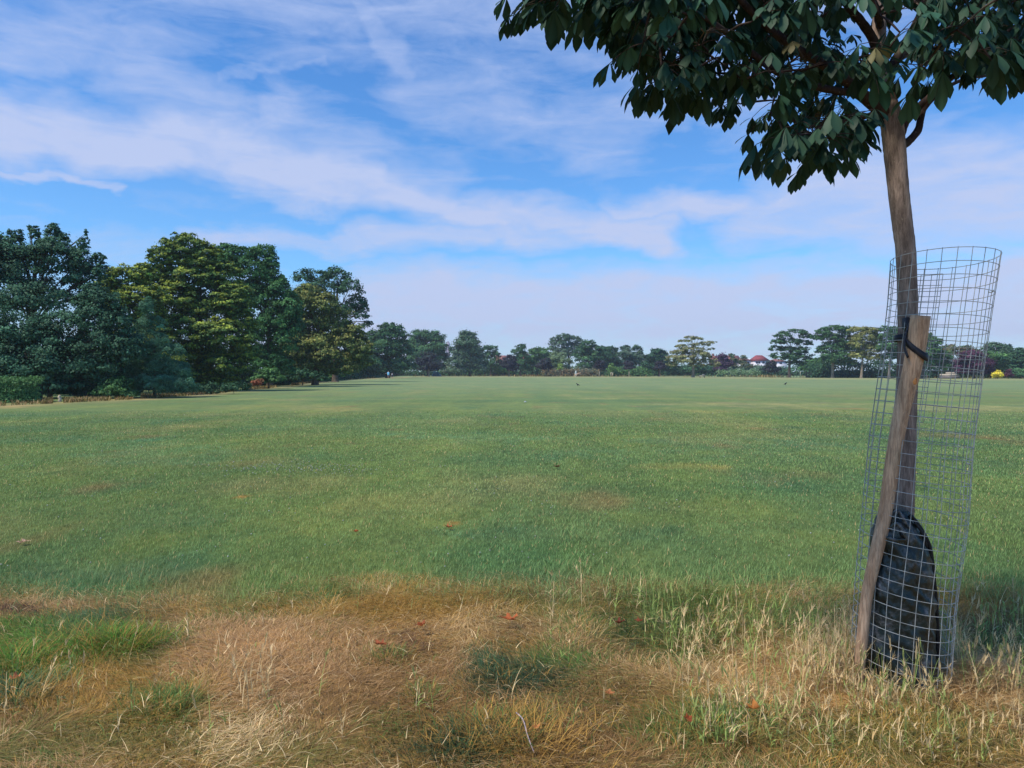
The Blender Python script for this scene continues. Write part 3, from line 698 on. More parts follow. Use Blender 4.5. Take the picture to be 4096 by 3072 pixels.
V, Fs = tube([atd(3640, 1290, 3.72), atd(3622, 1340, 3.71), atd(3618, 1390, 3.69), atd(3632, 1430, 3.66)], [.009] * 4, 14, 6, ell=.35); b = MB(); b.add(V, Fs); b.build('strap_end', m_rub, tie, True)

# watering bag
rows = [(2040, 3552, 3628, .045), (2062, 3512, 3650, .06), (2085, 3496, 3662, .075), (2130, 3484, 3690, .095), (2180, 3480, 3714, .11), (2240, 3478, 3724, .122), (2320, 3475, 3732, .13), (2420, 3470, 3740, .138), (2540, 3464, 3746, .145), (2660, 3462, 3748, .148), (2745, 3468, 3744, .14), (2790, 3480, 3735, .13)]
nR, nA = 90, 120
py_ = np.linspace(2040, 2790, nR)
lft = np.interp(py_, [r[0] for r in rows], [r[1] for r in rows]); rgt = np.interp(py_, [r[0] for r in rows], [r[2] for r in rows]); dp = np.interp(py_, [r[0] for r in rows], [r[3] for r in rows])
BY = 3.68; V = np.zeros((nR, nA, 3)); A = np.linspace(0, 2 * math.pi, nA, endpoint=False)
for i in range(nR):
    l, r = at(lft[i], py_[i], BY), at(rgt[i], py_[i], BY); cx, hw, z = (l[0] + r[0]) / 2, (r[0] - l[0]) / 2 * .93, l[2]
    ca, sa = np.cos(A), np.sin(A)
    # sagging horizontal folds, pinched verticals
    u = A * 1.6; vv = np.full_like(A, z)
    w = .016 * fbm(u * 1.3 + 4, vv * 9 + .35 * np.sin(A * 2), 91, 4) - .014 * np.abs(fbm(u * .8, vv * 13 + 1.5 * ca, 95, 3)) + .004 * vnoise(u * 6, vv * 40, 97)
    fold = .019 * np.sin((z * 17 + .8 * ca + 1.2 * vnoise(u, vv * 3, 99))) * np.clip((.75 - z), 0, 1)
    k = hw + w + fold * .5; kd = dp[i] + w * 1.3 + fold
    V[i, :, 0] = cx + k * ca; V[i, :, 1] = BY + kd * sa; V[i, :, 2] = z + .006 * fbm(u, vv * 5, 93)
i_ = np.arange(nR - 1)[:, None]; j_ = np.arange(nA)[None]
Q = np.stack([i_ * nA + j_, (i_ + 1) * nA + j_, (i_ + 1) * nA + (j_ + 1) % nA, i_ * nA + (j_ + 1) % nA], -1).reshape(-1, 4)
mbg, nt = newmat('bag_plastic')
p = N(nt, 'ShaderNodeBsdfPrincipled', Roughness=.3); o_ = N(nt, 'ShaderNodeOutputMaterial'); nt.links.new(p.outputs[0], o_.inputs[0])
p.inputs['Specular IOR Level'].default_value = .5
tc = N(nt, 'ShaderNodeTexCoord'); na = noise(nt, 6, 6, .65, tc.outputs['Object'], .6); nb = noise(nt, 45, 5, .7, tc.outputs['Object']); nc = noise(nt, 150, 2, .5, tc.outputs['Object'])
c = mixc(nt, ramp(nt, na.outputs[0], .35, .6), tuple(lin(12, 20, 18)), tuple(lin(32, 44, 40)))
dm = ramp(nt, na.outputs[0], .50, .66, 0, .85)
mm = nt.nodes.new('ShaderNodeMath'); mm.operation = 'MULTIPLY'; nt.links.new(dm, mm.inputs[0]); nt.links.new(ramp(nt, nb.outputs[0], .4, .62, .1, .75), mm.inputs[1])
c = mixc(nt, mm.outputs[0], c, tuple(lin(158, 150, 152)))  # pale patches: dust, with grey glare painted into the colour too
nt.links.new(c, p.inputs['Base Color']); nt.links.new(ramp(nt, nb.outputs[0], .3, .7, .22, .5), p.inputs['Roughness'])
bb = N(nt, 'ShaderNodeBump', Strength=.35, Distance=.01); nt.links.new(nb.outputs[0], bb.inputs['Height']); nt.links.new(bb.outputs[0], p.inputs['Normal'])
bag = empty('watering_bag', [float(at(3606, 2750, BY)[0]), BY, 0], 'crumpled dark green watering bag wrapped round the foot of the young trunk', 'bag')
b = MB(); b.add(V.reshape(-1, 3), Q); b.build('bag_body', mbg, bag, True)
m_blk = plain('bag_trim', lin(16, 16, 18), .5, c2=lin(26, 26, 28), scale=40)
pr = [(3640, 2062), (3662, 2085), (3690, 2126), (3716, 2180), (3727, 2240), (3735, 2320), (3744, 2420), (3750, 2540), (3752, 2660), (3750, 2770)]
V, Fs = tube([at(a, c_, BY - .05) for a, c_ in pr], [.011] * len(pr), 50, 8); b = MB(); b.add(V, Fs); b.build('side_seam', m_blk, bag, True)
# torn mouth flaps of the bag
b = MB()
for pts, rr in (([(3566, 2100, 3.75), (3580, 2055, 3.75), (3592, 2046, 3.755), (3612, 2080, 3.745), (3640, 2120, 3.74)], .016), ([(3560, 2110, 3.745), (3590, 2095, 3.73), (3620, 2140, 3.72), (3634, 2165, 3.72)], .009), ([(3545, 2150, 3.73), (3580, 2160, 3.715), (3625, 2160, 3.72)], .010)):
    V, Fs = tube([atd(*q) for q in pts], [rr * .6] + [rr] * (len(pts) - 2) + [rr * .5], 20, 8, ell=.4, rough=.12, rng=rng); b.add(V, Fs)
b.build('mouth_flap', mbg, bag, True)
b = MB(); V, Fs = tube([atd(3598, 2120, 3.735), atd(3606, 2140, 3.728), atd(3622, 2160, 3.724)], [.004, .016, .004], 12, 10, ell=.4); b.add(V, Fs); b.build('filler_hole', m_blk, bag, True)
V, Fs = tube([atd(3660, 2090, 3.74), atd(3690, 2135, 3.735), atd(3708, 2190, 3.735)], [.006, .007, .005], 14, 6, ell=.4); b = MB(); b.add(V, Fs); b.build('strap', m_blk, bag, True)

# wire guard
m_wire, nt = newmat('galvanised_wire')
p = N(nt, 'ShaderNodeBsdfPrincipled', Roughness=.6, Metallic=.1); o_ = N(nt, 'ShaderNodeOutputMaterial'); nt.links.new(p.outputs[0], o_.inputs[0])
tc = N(nt, 'ShaderNodeTexCoord'); nn = noise(nt, 18, 3, .5, tc.outputs['Object'])
nt.links.new(mixc(nt, ramp(nt, nn.outputs[0], .4, .6), tuple(lin(150, 150, 144)), tuple(lin(186, 184, 176))), p.inputs['Base Color'])
guard = empty('tree_guard', [float(at(3610, 2720, TY)[0]), TY, 0], 'tall leaning cylinder of welded wire mesh round the young tree', 'tree guard')
cpy = np.array([1035, 1230, 1500, 1775, 2050, 2353, 2640, 2800.]); ccx = np.array([3776, 3752, 3716, 3678, 3655, 3621, 3603, 3594.]); cw = np.array([437, 420, 415, 419, 429, 415, 412, 410.]); ctl = np.array([5, 16, 30, 40, 44, 57, 60, 60.]); cfr = np.array([-.022, -.012, 0, .0, .01, .02, .02, .02])
zt, zb = at(3776, 1035, TY)[2], -.02
NRg = 36; zs = np.linspace(zt, zb, NRg)
def ringat(z, ang, rs=1.0):
    py = 1536 - F * ((z - H) * CP + TY * SP) / (TY * CP - (z - H) * SP)
    cx = at(np.interp(py, cpy, ccx), py, TY)[0]; r = np.interp(py, cpy, cw) / 2 * TY / F * rs / 1.12; tl = np.interp(py, cpy, ctl) * TY / F; fr = np.interp(py, cpy, cfr)
    ang = np.asarray(ang)
    wob = 1 + .010 * np.sin(3 * ang + z * 2) + .006 * np.sin(5 * ang + z * 5)
    return np.stack([cx + r * wob * np.cos(ang), TY + r * .92 * wob * np.sin(ang), z - tl / 2 * np.cos(ang) + fr * np.sin(ang)], -1)
WR = .0017
b = MB(); nA = 72; A = np.linspace(0, 2 * math.pi, nA, endpoint=False)
for z in zs:
    V, Fs = tube(ringat(z, A), [WR] * nA, sides=5, closed=True); b.add(V, Fs)
b.build('ring_wires', m_wire, guard, True)
b = MB()
for k in range(23):
    a0 = (k + .35) * 2 * math.pi / 23
    V, Fs = tube(np.array([ringat(z, a0 + .004 * math.sin(z * 6 + k)) for z in np.linspace(zt + .004, zb, 30)]), [WR] * 30, 30, 5); b.add(V, Fs)
b.build('upright_wires', m_wire, guard, True)
# overlapping end of the mesh, a little inside and lower
b = MB(); zo = zt - .030
aa = np.linspace(math.radians(62), math.radians(105), 14)
for k in range(14):
    z = zo - k * (zt - zb) / (NRg - 1)
    if z < .0: break
    V, Fs = tube(ringat(z, aa, .955), [WR] * 14, 14, 5); b.add(V, Fs)
for a0 in (62, 75, 88, 101):
    V, Fs = tube(np.array([ringat(z, math.radians(a0), .955) for z in np.linspace(zo, zo - 13 * (zt - zb) / (NRg - 1), 24)]), [WR] * 24, 24, 5); b.add(V, Fs)
b.build('overlap_wires', m_wire, guard, True)
for z in (zt - .16, zt - .55, zt - 1.0, zt - 1.5):
    b = MB(); V, Fs = tube([ringat(z, math.radians(-14)), ringat(z - .01, math.radians(-8)) + [.004, 0, .004], ringat(z, math.radians(-2))], [.003] * 3, 8, 5); b.add(V, Fs); b.build('tie_wire', m_wire, guard, True)

# ================================================================ small things in the grass
m_dl = leafmat('dry_leaf', .25, .7)
def dry_leaf(px, py, s, label, c=(196, 96, 40), lobed=True, group='dry fallen leaves on the grass'):
    s = s * .8; g0 = ground(px, py); s_ = s; c = tuple(.75 * v + .25 * w for v, w in zip(c, (150, 110, 70)))
    n = 22; th = np.linspace(0, 2 * math.pi, n, endpoint=False)
    r = s_ * (1 + (.35 * np.cos(5 * th) if lobed else .1 * np.cos(2 * th))) * rng.uniform(.85, 1.15, n)
    ro = rng.random() * 6.28; curl = rng.uniform(.35, .8)
    V = []
    for f in (1.0, .55):
        x_, y_ = r * f * np.cos(th), r * f * .62 * np.sin(th)
        z_ = curl * (np.abs(y_) * 1.3 + .5 * np.abs(x_)) + .12 * s_ * rng.normal(size=n) * f
        V.append(np.stack([x_ * math.cos(ro) - y_ * math.sin(ro), x_ * math.sin(ro) + y_ * math.cos(ro), z_ + .02], 1))
    V = np.vstack(V + [[[0, 0, .02]]]) + g0 + [0, 0, gz(g0[0], g0[1]) + .028 * (g0[1] < 5.4) + .008]
    k = np.arange(n); k2 = (k + 1) % n
    b = MB(); cc = lin(*c) * 1.1; b.add(V, [np.stack([k, k2, n + k2, n + k], 1), np.stack([n + k, n + k2, np.full(n, 2 * n)], 1)], np.vstack([cc * rng.uniform(.6, 1.15) for _ in range(len(V))]))
    # stalk
    o_t = g0 + [0, 0, gz(g0[0], g0[1]) + .05 * (g0[1] < 5.4) + .015]
    V, Fs = tube([o_t, o_t + [math.cos(ro) * s_ * .9, math.sin(ro) * s_ * .9, .008], o_t + [math.cos(ro) * s_ * 1.7, math.sin(ro) * s_ * 1.7, 0]], [.0012] * 3, 6, 4); b.add(V, Fs, cc * .7)
    tag(b.build('dry_leaf', m_dl), label, 'leaf', group)
dry_leaf(2035, 2512, .062, 'largest curled orange leaf, lying in the straw at the centre of the picture', (190, 96, 52))
dry_leaf(1684, 2545, .034, 'small upright orange leaf left of the largest orange leaf', (180, 92, 54))
dry_leaf(1520, 2622, .036, 'rust brown leaf on bare matted grass, left of the small upright leaf', (170, 84, 50))
dry_leaf(2558, 2520, .034, 'red orange leaf at the left foot of the tall seed grass', (160, 78, 54))
dry_leaf(2475, 2528, .036, 'dark brown leaf just left of the red orange one by the tall grass', (112, 50, 38))
dry_leaf(3015, 2885, .045, 'golden brown cupped leaf below the straw, in front of the young tree', (198, 124, 58))
dry_leaf(2752, 2925, .038, 'dark rust leaf among green stalks near the bottom edge', (150, 66, 34))
dry_leaf(2436, 2820, .032, 'pale tan leaf on dry brown turf left of the tall grass', (190, 120, 72))
dry_leaf(65, 2765, .04, 'folded orange leaf beside the lush green tussock on the far left', (206, 122, 76))
dry_leaf(2145, 2975, .028, 'small tan leaf beside the thin pale twig', (192, 128, 70))
dry_leaf(2905, 2600, .04, 'flat brown leaf in the middle of the dry seed grass', (146, 88, 54))
dry_leaf(1794, 2122, .05, 'orange leaf on the mown lawn straight above the largest orange leaf', (186, 104, 60))
dry_leaf(1424, 2140, .035, 'tiny rust leaf on the mown lawn, left of the other lawn leaf', (186, 92, 50))
dry_leaf(93, 2182, .055, 'pale pinkish leaf on the lawn near the left edge', (220, 186, 160))
dry_leaf(2226, 1875, .06, 'dark brown scrap of leaf on the lawn above the picture centre', (98, 60, 46), False)
V, Fs = tube([ground(2066, 2896) + [0, 0, .05], ground(2092, 2935) + [0, 0, .06], ground(2112, 2990) + [0, 0, .045], ground(2136, 3040) + [0, 0, .03]], [.0035, .003, .0028, .002], 18, 6)
b = MB(); b.add(V, Fs); tag(b.build('twig', plain('pale_twig', lin(190, 170, 170), .8)), 'thin pale bare twig lying in the grass near the bottom edge', 'twig')
b = MB(); g0 = ground(2100, 1611); V = np.array([[-.12, -.05, .02], [.05, -.1, .03], [.16, .02, .05], [0, .1, .06], [-.1, .08, .03], [0, 0, .12]]) * .6 + g0 + [0, 0, .02]
b.add(V, [np.array([(0, 1, 5), (1, 2, 5), (2, 3, 5), (3, 4, 5), (4, 0, 5), (1, 0, 4), (1, 4, 3), (1, 3, 2)])]); tag(b.build('paper_scrap', plain('white_paper', lin(215, 215, 218), .8)), 'crumpled white scrap of litter on the open lawn', 'litter')
# ================================================================ trees, shrubs, hedges
m_leaf = leafmat('tree_leaf', .2, .6, spec=.15)
m_tbark = bark('tree_bark', lin(70, 60, 54), lin(120, 106, 92), 6, .4, (1, 1, .3))
m_pbark = bark('pale_bark', lin(120, 106, 92), lin(164, 150, 132), 4, .4, (1, 1, .3))
GRN = dict(dark=(52, 82, 54), navy=(46, 74, 54), mid=(66, 96, 58), blue=(58, 90, 68), olive=(104, 104, 58), bright=(78, 112, 60), yel=(124, 130, 52), purple=(50, 42, 54), brown=(112, 92, 62),
           pale=(112, 128, 102), gold=(200, 182, 56), rust=(128, 72, 56), grey=(84, 100, 84), straw=(178, 150, 100))
TREE_F = 1.6
def leaf_cloud(rng, lobes, s, dens, c1, c2, c2amt, flat=.55, clump=.33, inner=.25, up=.5, hang=0.0, low=-.55, sh=.78):
    """lobes = [(centre, (rx, ry, rz))] -> leaf quads gathered in clumps"""
    Ps, Ns, Cs = [], [], []
    c1 = lin(*GRN[c1]) if isinstance(c1, str) else lin(*c1); c2 = lin(*GRN[c2]) if isinstance(c2, str) else lin(*c2)
    for c, (rx, ry, rz) in lobes:
        c = np.asarray(c); rm = (rx * ry * rz) ** (1 / 3)
        n = int(DENS * dens * (1.25 if c[1] > 165 else 1.0) * math.pi * rx * rz / (s * s)); ncl = max(7, int(6.0 / clump ** 2 * .42))
        d = rng.normal(size=(ncl * 3, 3)); d /= np.linalg.norm(d, axis=1)[:, None]; d = d[(d[:, 2] > low) & (d[:, 1] < .75)][:ncl]; ncl = len(d)
        cc = c + d * np.array([rx, ry, rz]) * rng.uniform(.55, 1.0, (ncl, 1))
        crd = clump * rm * rng.uniform(.6, 1.4, ncl)
        k = rng.integers(0, ncl, n)
        off = rng.normal(size=(n, 3)) * .55; off *= crd[k][:, None] * np.array([1, 1, flat])
        off[:, 2] -= hang * (off[:, 0] ** 2 + off[:, 1] ** 2) / crd[k] * .6
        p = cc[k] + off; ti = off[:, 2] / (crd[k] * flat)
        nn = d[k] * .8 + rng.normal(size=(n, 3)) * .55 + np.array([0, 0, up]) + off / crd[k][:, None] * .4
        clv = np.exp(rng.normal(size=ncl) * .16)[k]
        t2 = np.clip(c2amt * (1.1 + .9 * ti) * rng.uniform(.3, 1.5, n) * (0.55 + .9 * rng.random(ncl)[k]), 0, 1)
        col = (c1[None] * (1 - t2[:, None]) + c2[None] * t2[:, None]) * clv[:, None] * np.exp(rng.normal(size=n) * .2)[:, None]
        Ps.append(p); Ns.append(nn); Cs.append(col)
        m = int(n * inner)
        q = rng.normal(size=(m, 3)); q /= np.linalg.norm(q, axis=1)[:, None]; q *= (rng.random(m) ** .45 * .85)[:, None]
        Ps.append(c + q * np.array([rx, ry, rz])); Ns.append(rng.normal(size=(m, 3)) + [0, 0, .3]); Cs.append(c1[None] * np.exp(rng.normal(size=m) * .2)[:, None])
    P, Nn, Cc = np.vstack(Ps), np.vstack(Ns), np.vstack(Cs)
    keep = P[:, 2] > .05; P, Nn, Cc = P[keep], Nn[keep], Cc[keep]
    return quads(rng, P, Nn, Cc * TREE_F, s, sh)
def quads(rng, P, Nn, Cc, s, sh=.6):
    n = len(P); Nn = Nn / (np.linalg.norm(Nn, axis=1)[:, None] + 1e-9)
    r = rng.normal(size=(n, 3)); T = np.cross(Nn, r); T /= np.linalg.norm(T, axis=1)[:, None] + 1e-9; B = np.cross(Nn, T)
    sz = s * rng.uniform(.6, 1.35, n)[:, None]
    V = np.stack([P - T * sz * .6, P + B * sz * sh * .5 - T * sz * .05 + Nn * sz * .12, P + T * sz * .6, P - B * sz * sh * .5 + T * sz * .05 + Nn * sz * .12], 1).reshape(-1, 3)
    return V, np.arange(4 * n).reshape(-1, 4), np.repeat(Cc, 4, 0)
def px_lobes(Y, L, depth=1.0, dj=.35, rng=None):
    o = []
    wf = 1.12 if Y > 150 else 1.04
    for (a, b_, rx, ry) in L:
        rx = rx * wf; ry = ry * (1 + (wf - 1) * .5)
        sx, sz = rx * Y / F, ry * Y / F; dy = dj * sx * (rng.random() - .5) * 2 if rng is not None else 0
        o.append((at(a, b_, Y + dy), (sx, .5 * (sx + sz) * depth, sz)))
    return o
def tree_thing(name, Y, L, base, tw_, label, c1='dark', c2='mid', amt=.3, dens=2.4, leafpx=4.2, seed=0, cat='tree', group=None, trunkmat=None, fork=.45, **kw):
    rng = np.random.default_rng(1000 + seed)
    s = leafpx * Y / F * 2.4
    lobes = px_lobes(Y, L, rng=rng)
    b0 = at(base[0], base[1], Y); b0[2] = 0
    t = empty(name, b0, label, cat, group)
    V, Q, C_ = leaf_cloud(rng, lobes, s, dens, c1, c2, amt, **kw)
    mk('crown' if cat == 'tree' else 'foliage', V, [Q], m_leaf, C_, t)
    # trunk with a limb into each lobe
    zc = np.mean([c[2] for c, _ in lobes]); ztop = max(c[2] for c, r in lobes)
    r0 = tw_ * Y / F / 2; b = MB(); zf = max(.25, fork * zc)
    top = np.mean([c for c, _ in lobes], axis=0); topz = np.array([(top[0] + b0[0]) / 2, (top[1] + Y) / 2, zf + (ztop - zf) * .8])
    f0 = np.array([b0[0] + .1 * (top[0] - b0[0]), Y, zf])
    V, Fs = tube([b0 - [0, 0, .1], b0 + [0, 0, .12 * zf], f0, topz], [r0 * 1.35, r0, r0 * .75, r0 * .08], 14, 7); b.add(V, Fs)
    for c, r in lobes:
        st = f0 + (topz - f0) * rng.uniform(0, .5) * (c[2] > zf)
        if c[2] < zf * .8: st = b0 + [0, 0, c[2] * .6]
        mid = (st + c) / 2 + [0, 0, .15 * (c[2] - st[2])]
        lf = min(1.0, r[0] / (1.1 * np.mean([q[1][0] for q in lobes]))) ** 1.5
        V, Fs = tube([st, mid, c], [r0 * .3 * lf, r0 * .18 * lf, r0 * .04 * lf], 9, 5); b.add(V, Fs)
        for q in range(3):
            e = c + rng.normal(size=3) * np.array(r) * .45; V, Fs = tube([mid, e], [r0 * .1, r0 * .03], 5, 4); b.add(V, Fs)
    b.build('trunk' if cat == 'tree' else 'stems', trunkmat or m_tbark, t, True)
    return t
S = [0]
def T(name, Y, L, base, tw_, label, **kw):
    S[0] += 1; return tree_thing(name, Y, L, base, tw_, label, seed=S[0], **kw)
LG, FG_, RG = 'tall trees along the left edge of the field', 'trees along the far side of the field', 'mature trees in a row at the far right of the field'
PG = 'small purple leaved trees along the far edge'
T('oak_tree', 47, [(70, 1100, 130, 130), (-70, 1060, 110, 130), (215, 1050, 80, 100), (340, 1120, 75, 85), (130, 1200, 180, 70), (60, 995, 60, 60), (230, 985, 50, 60), (330, 1045, 40, 55), (0, 1020, 50, 60),
   (70, 945, 20, 30), (138, 935, 18, 34), (215, 930, 28, 40), (335, 985, 18, 40), (395, 1035, 26, 26), (170, 975, 25, 30), (405, 1090, 30, 40), (300, 1020, 22, 40), (-60, 960, 40, 40), (350, 1200, 60, 40), (-50, 1220, 90, 60), (120, 915, 8, 16), (210, 905, 7, 16), (345, 935, 5, 22), (40, 930, 8, 14)],
  (120, 1600), 46, 'tall dark oak with spiky open top at the left edge of the picture', c1='navy', c2='blue', amt=.35, dens=2.5, leafpx=3.6, clump=.24, inner=.12, group=LG)
T('thicket_tree', 43, [(90, 1330, 130, 80), (-70, 1340, 120, 120), (250, 1330, 110, 90), (360, 1270, 70, 70), (120, 1440, 170, 90), (300, 1440, 140, 90), (-30, 1480, 140, 100), (180, 1530, 110, 60), (330, 1520, 110, 65), (430, 1350, 60, 90), (440, 1450, 60, 80), (420, 1230, 60, 70), (470, 1300, 60, 70), (380, 1180, 50, 50), (500, 1400, 60, 80)],
  (200, 1605), 20, 'dense dark thicket tree growing below the spiky oak, down to the grass', c1='navy', c2='blue', amt=.35, dens=2.6, leafpx=3.6, clump=.27, group=LG)
T('hornbeam_tree', 60, [(735, 985, 85, 55), (660, 1030, 65, 55), (810, 1030, 80, 60), (770, 1110, 130, 75), (640, 1110, 90, 65), (880, 1110, 85, 70), (930, 1190, 75, 80), (700, 1200, 130, 80), (850, 1230, 130, 90), (960, 1290, 75, 80), (720, 1310, 130, 80), (870, 1350, 130, 80), (980, 1400, 60, 70), (760, 1420, 140, 70), (900, 1460, 110, 60), (720, 1500, 110, 50), (860, 1525, 100, 35)],
  (800, 1575), 34, 'broad round-topped tree with yellow-green tips, tallest of the left group', c1=(62, 86, 46), c2=(126, 136, 52), amt=.62, dens=3.6, leafpx=3.4, flat=.33, clump=.2, up=.9, hang=.35, group=LG)
T('hornbeam_tree', 57, [(500, 1110, 70, 50), (570, 1090, 50, 45), (470, 1160, 55, 50), (560, 1180, 80, 60), (500, 1250, 70, 60), (600, 1270, 70, 60), (640, 1200, 50, 50), (540, 1350, 80, 70), (450, 1220, 50, 60), (640, 1360, 80, 70), (560, 1440, 90, 70), (660, 1460, 80, 60), (430, 1140, 40, 40)],
  (560, 1585), 22, 'lower yellow-green tree filling the dip between the oak and the tall round-topped tree', c1=(68, 90, 46), c2=(134, 142, 54), amt=.75, dens=3.2, leafpx=3.4, flat=.35, clump=.24, up=.9, hang=.3, inner=.15, group=LG)
T('cypress_tree', 45, [(590, 1230, 26, 50), (600, 1300, 55, 45), (585, 1360, 85, 45), (640, 1400, 90, 45), (600, 1450, 120, 45), (680, 1480, 90, 45), (620, 1530, 130, 45), (730, 1540, 60, 35), (530, 1500, 60, 50)],
  (620, 1592), 14, 'soft blue-green feathery conifer standing in front of the yellow-green trees', c1=(66, 102, 78), c2=(92, 124, 98), amt=.5, dens=4.5, leafpx=2.8, flat=.25, clump=.3, hang=.9, up=.2, sh=.3, group=LG)
T('walnut_tree', 76, [(960, 1020, 70, 40), (1050, 1015, 60, 40), (1085, 1050, 30, 35), (990, 1080, 90, 50), (1070, 1110, 70, 55), (1120, 1170, 60, 60), (1040, 1190, 80, 70), (1120, 1260, 65, 70), (1060, 1320, 80, 80), (1140, 1360, 55, 70), (1060, 1430, 80, 70), (1120, 1460, 60, 50), (900, 990, 30, 20), (900, 1060, 60, 60), (1000, 1180, 70, 70), (1160, 1230, 50, 60), (1150, 1300, 60, 60)],
  (1080, 1542), 30, 'deep green tall tree just right of the tall round-topped one', c1=(52, 86, 52), c2=(72, 106, 56), amt=.45, dens=3.0, leafpx=3.0, flat=.4, hang=.5, clump=.26, group=LG)
T('oak_tree', 115, [(1210, 1110, 45, 32), (1270, 1105, 50, 32), (1350, 1105, 50, 36), (1400, 1150, 55, 40), (1300, 1150, 80, 45), (1425, 1210, 45, 35), (1380, 1240, 50, 40), (1445, 1260, 32, 28), (1240, 1180, 70, 50), (1465, 1300, 20, 18), (1330, 1085, 25, 18), (1455, 1230, 22, 18), (1480, 1290, 14, 8)],
  (1340, 1525), 26, 'dark open-crowned oak rising behind the olive brown tree', c1='navy', c2='dark', amt=.3, dens=2.0, leafpx=2.8, clump=.24, inner=.08, group=LG)
T('maple_tree', 88, [(1230, 1185, 70, 45), (1180, 1230, 60, 60), (1290, 1230, 80, 55), (1220, 1300, 100, 65), (1340, 1290, 80, 60), (1270, 1370, 120, 60), (1380, 1360, 60, 60), (1180, 1390, 70, 60), (1330, 1430, 90, 40), (1210, 1450, 80, 40), (1410, 1410, 40, 50), (1170, 1330, 60, 60), (1450, 1400, 40, 60), (1440, 1450, 50, 40), (1420, 1330, 40, 40), (1290, 1475, 80, 30), (1380, 1470, 60, 34), (1200, 1485, 60, 30)],
  (1260, 1532), 30, 'olive brown broad tree turning early autumn colour, right end of the tall left group', c1=(74, 92, 52), c2=(118, 116, 60), amt=.4, dens=3.2, leafpx=3.2, clump=.24, group=LG)
T('lime_tree', 192, [(1560, 1320, 45, 32), (1590, 1345, 40, 40), (1510, 1350, 42, 36), (1540, 1390, 75, 45), (1600, 1400, 40, 45), (1500, 1430, 60, 45), (1580, 1450, 65, 40), (1530, 1475, 90, 25)],
  (1550, 1512), 20, 'dense green tree behind the two walkers', c1='dark', c2='mid', amt=.4, dens=2.8, leafpx=2.3, flat=.35, clump=.27, hang=.4, group=FG_)
T('holly_tree', 185, [(1450, 1440, 40, 40), (1480, 1460, 40, 35), (1430, 1480, 40, 20), (1400, 1480, 60, 18)], (1450, 1512), 10, 'low dark green tree tucked left of the one behind the walkers', c1='navy', c2='bright', amt=.25, dens=2.8, leafpx=2.3, group=FG_)
T('sycamore_tree', 262, [(1690, 1345, 42, 26), (1735, 1352, 38, 26), (1670, 1385, 46, 35), (1750, 1390, 40, 35), (1710, 1410, 66, 36), (1660, 1435, 35, 30), (1755, 1435, 42, 34), (1710, 1465, 74, 26)],
  (1712, 1503), 14, 'round dark green tree directly behind the first small purple tree', c1='dark', c2='mid', amt=.35, dens=3.0, leafpx=2.1, flat=.45, group=FG_)
T('cherry_plum_tree', 245, [(1712, 1425, 28, 20), (1700, 1448, 34, 22), (1732, 1452, 30, 22), (1715, 1470, 38, 16)], (1716, 1505), 6, 'small purple tree with pale trunk before the round dark green tree', c1='purple', c2='navy', amt=.3, dens=2.8, leafpx=2.1, group=PG, trunkmat=m_pbark, fork=.55)
T('whitebeam_tree', 258, [(1868, 1345, 32, 22), (1870, 1372, 45, 28), (1845, 1400, 38, 28), (1898, 1402, 40, 30), (1868, 1425, 62, 30), (1830, 1450, 38, 26), (1908, 1450, 42, 26), (1868, 1475, 78, 20)],
  (1880, 1507), 12, 'grey-green egg-shaped tree casting shade on the lawn, right of the distant tower', c1='dark', c2='grey', amt=.45, dens=2.7, leafpx=2.0, flat=.6, group=FG_, fork=.15)
T('ash_tree', 290, [(1945, 1392, 16, 14), (1972, 1395, 18, 14), (1985, 1418, 16, 16), (1955, 1425, 28, 22), (1968, 1455, 34, 24)], (1962, 1500), 7, 'small thin crowned tree beside the egg-shaped tree', c1='dark', c2='mid', amt=.3, dens=1.8, leafpx=2.0, group=FG_)
T('elder_bush', 292, [(1930, 1478, 34, 16), (1985, 1476, 38, 18), (2025, 1480, 25, 16), (1955, 1462, 20, 14)], (1975, 1503), 4, 'bright green bushes right of the egg-shaped tree', c1='bright', c2='mid', amt=.4, dens=2.8, leafpx=2.0, cat='bush')
T('buddleia_bush', 275, [(1795, 1480, 26, 16), (1785, 1462, 20, 10), (1815, 1490, 20, 10)], (1798, 1502), 4, 'grey-green shrub beneath the distant tower', c1='grey', c2='pale', amt=.6, dens=2.6, leafpx=2.0, cat='bush')
T('thorn_tree', 272, [(2085, 1390, 18, 16), (2075, 1410, 26, 18), (2090, 1430, 30, 22), (2078, 1460, 34, 28)], (2082, 1502), 8, 'pointed dark tree between the two red roofs', c1='dark', c2='mid', amt=.35, dens=2.8, leafpx=2.0, group=FG_)
T('cherry_plum_tree', 250, [(2040, 1438, 24, 18), (2032, 1458, 26, 22), (2052, 1470, 28, 20)], (2036, 1504), 5, 'purple tree in front of the pointed dark tree', c1='purple', c2='navy', amt=.2, dens=2.8, leafpx=2.0, group=PG, trunkmat=m_pbark, fork=.5)
T('hawthorn_tree', 278, [(2140, 1405, 26, 16), (2170, 1410, 28, 18), (2130, 1435, 30, 24), (2180, 1440, 34, 26), (2150, 1470, 50, 26)], (2150, 1503), 8, 'bushy green tree right of the second red roof', c1='mid', c2='bright', amt=.4, dens=2.6, leafpx=2.0, group=FG_)
T('willow_tree', 274, [(2225, 1425, 32, 18), (2250, 1445, 34, 24), (2215, 1455, 38, 26), (2240, 1475, 36, 20)], (2232, 1503), 8, 'pale olive green rounded tree with grassy looking foliage', c1=(88, 108, 66), c2='pale', amt=.35, dens=2.6, leafpx=1.9, group=FG_)
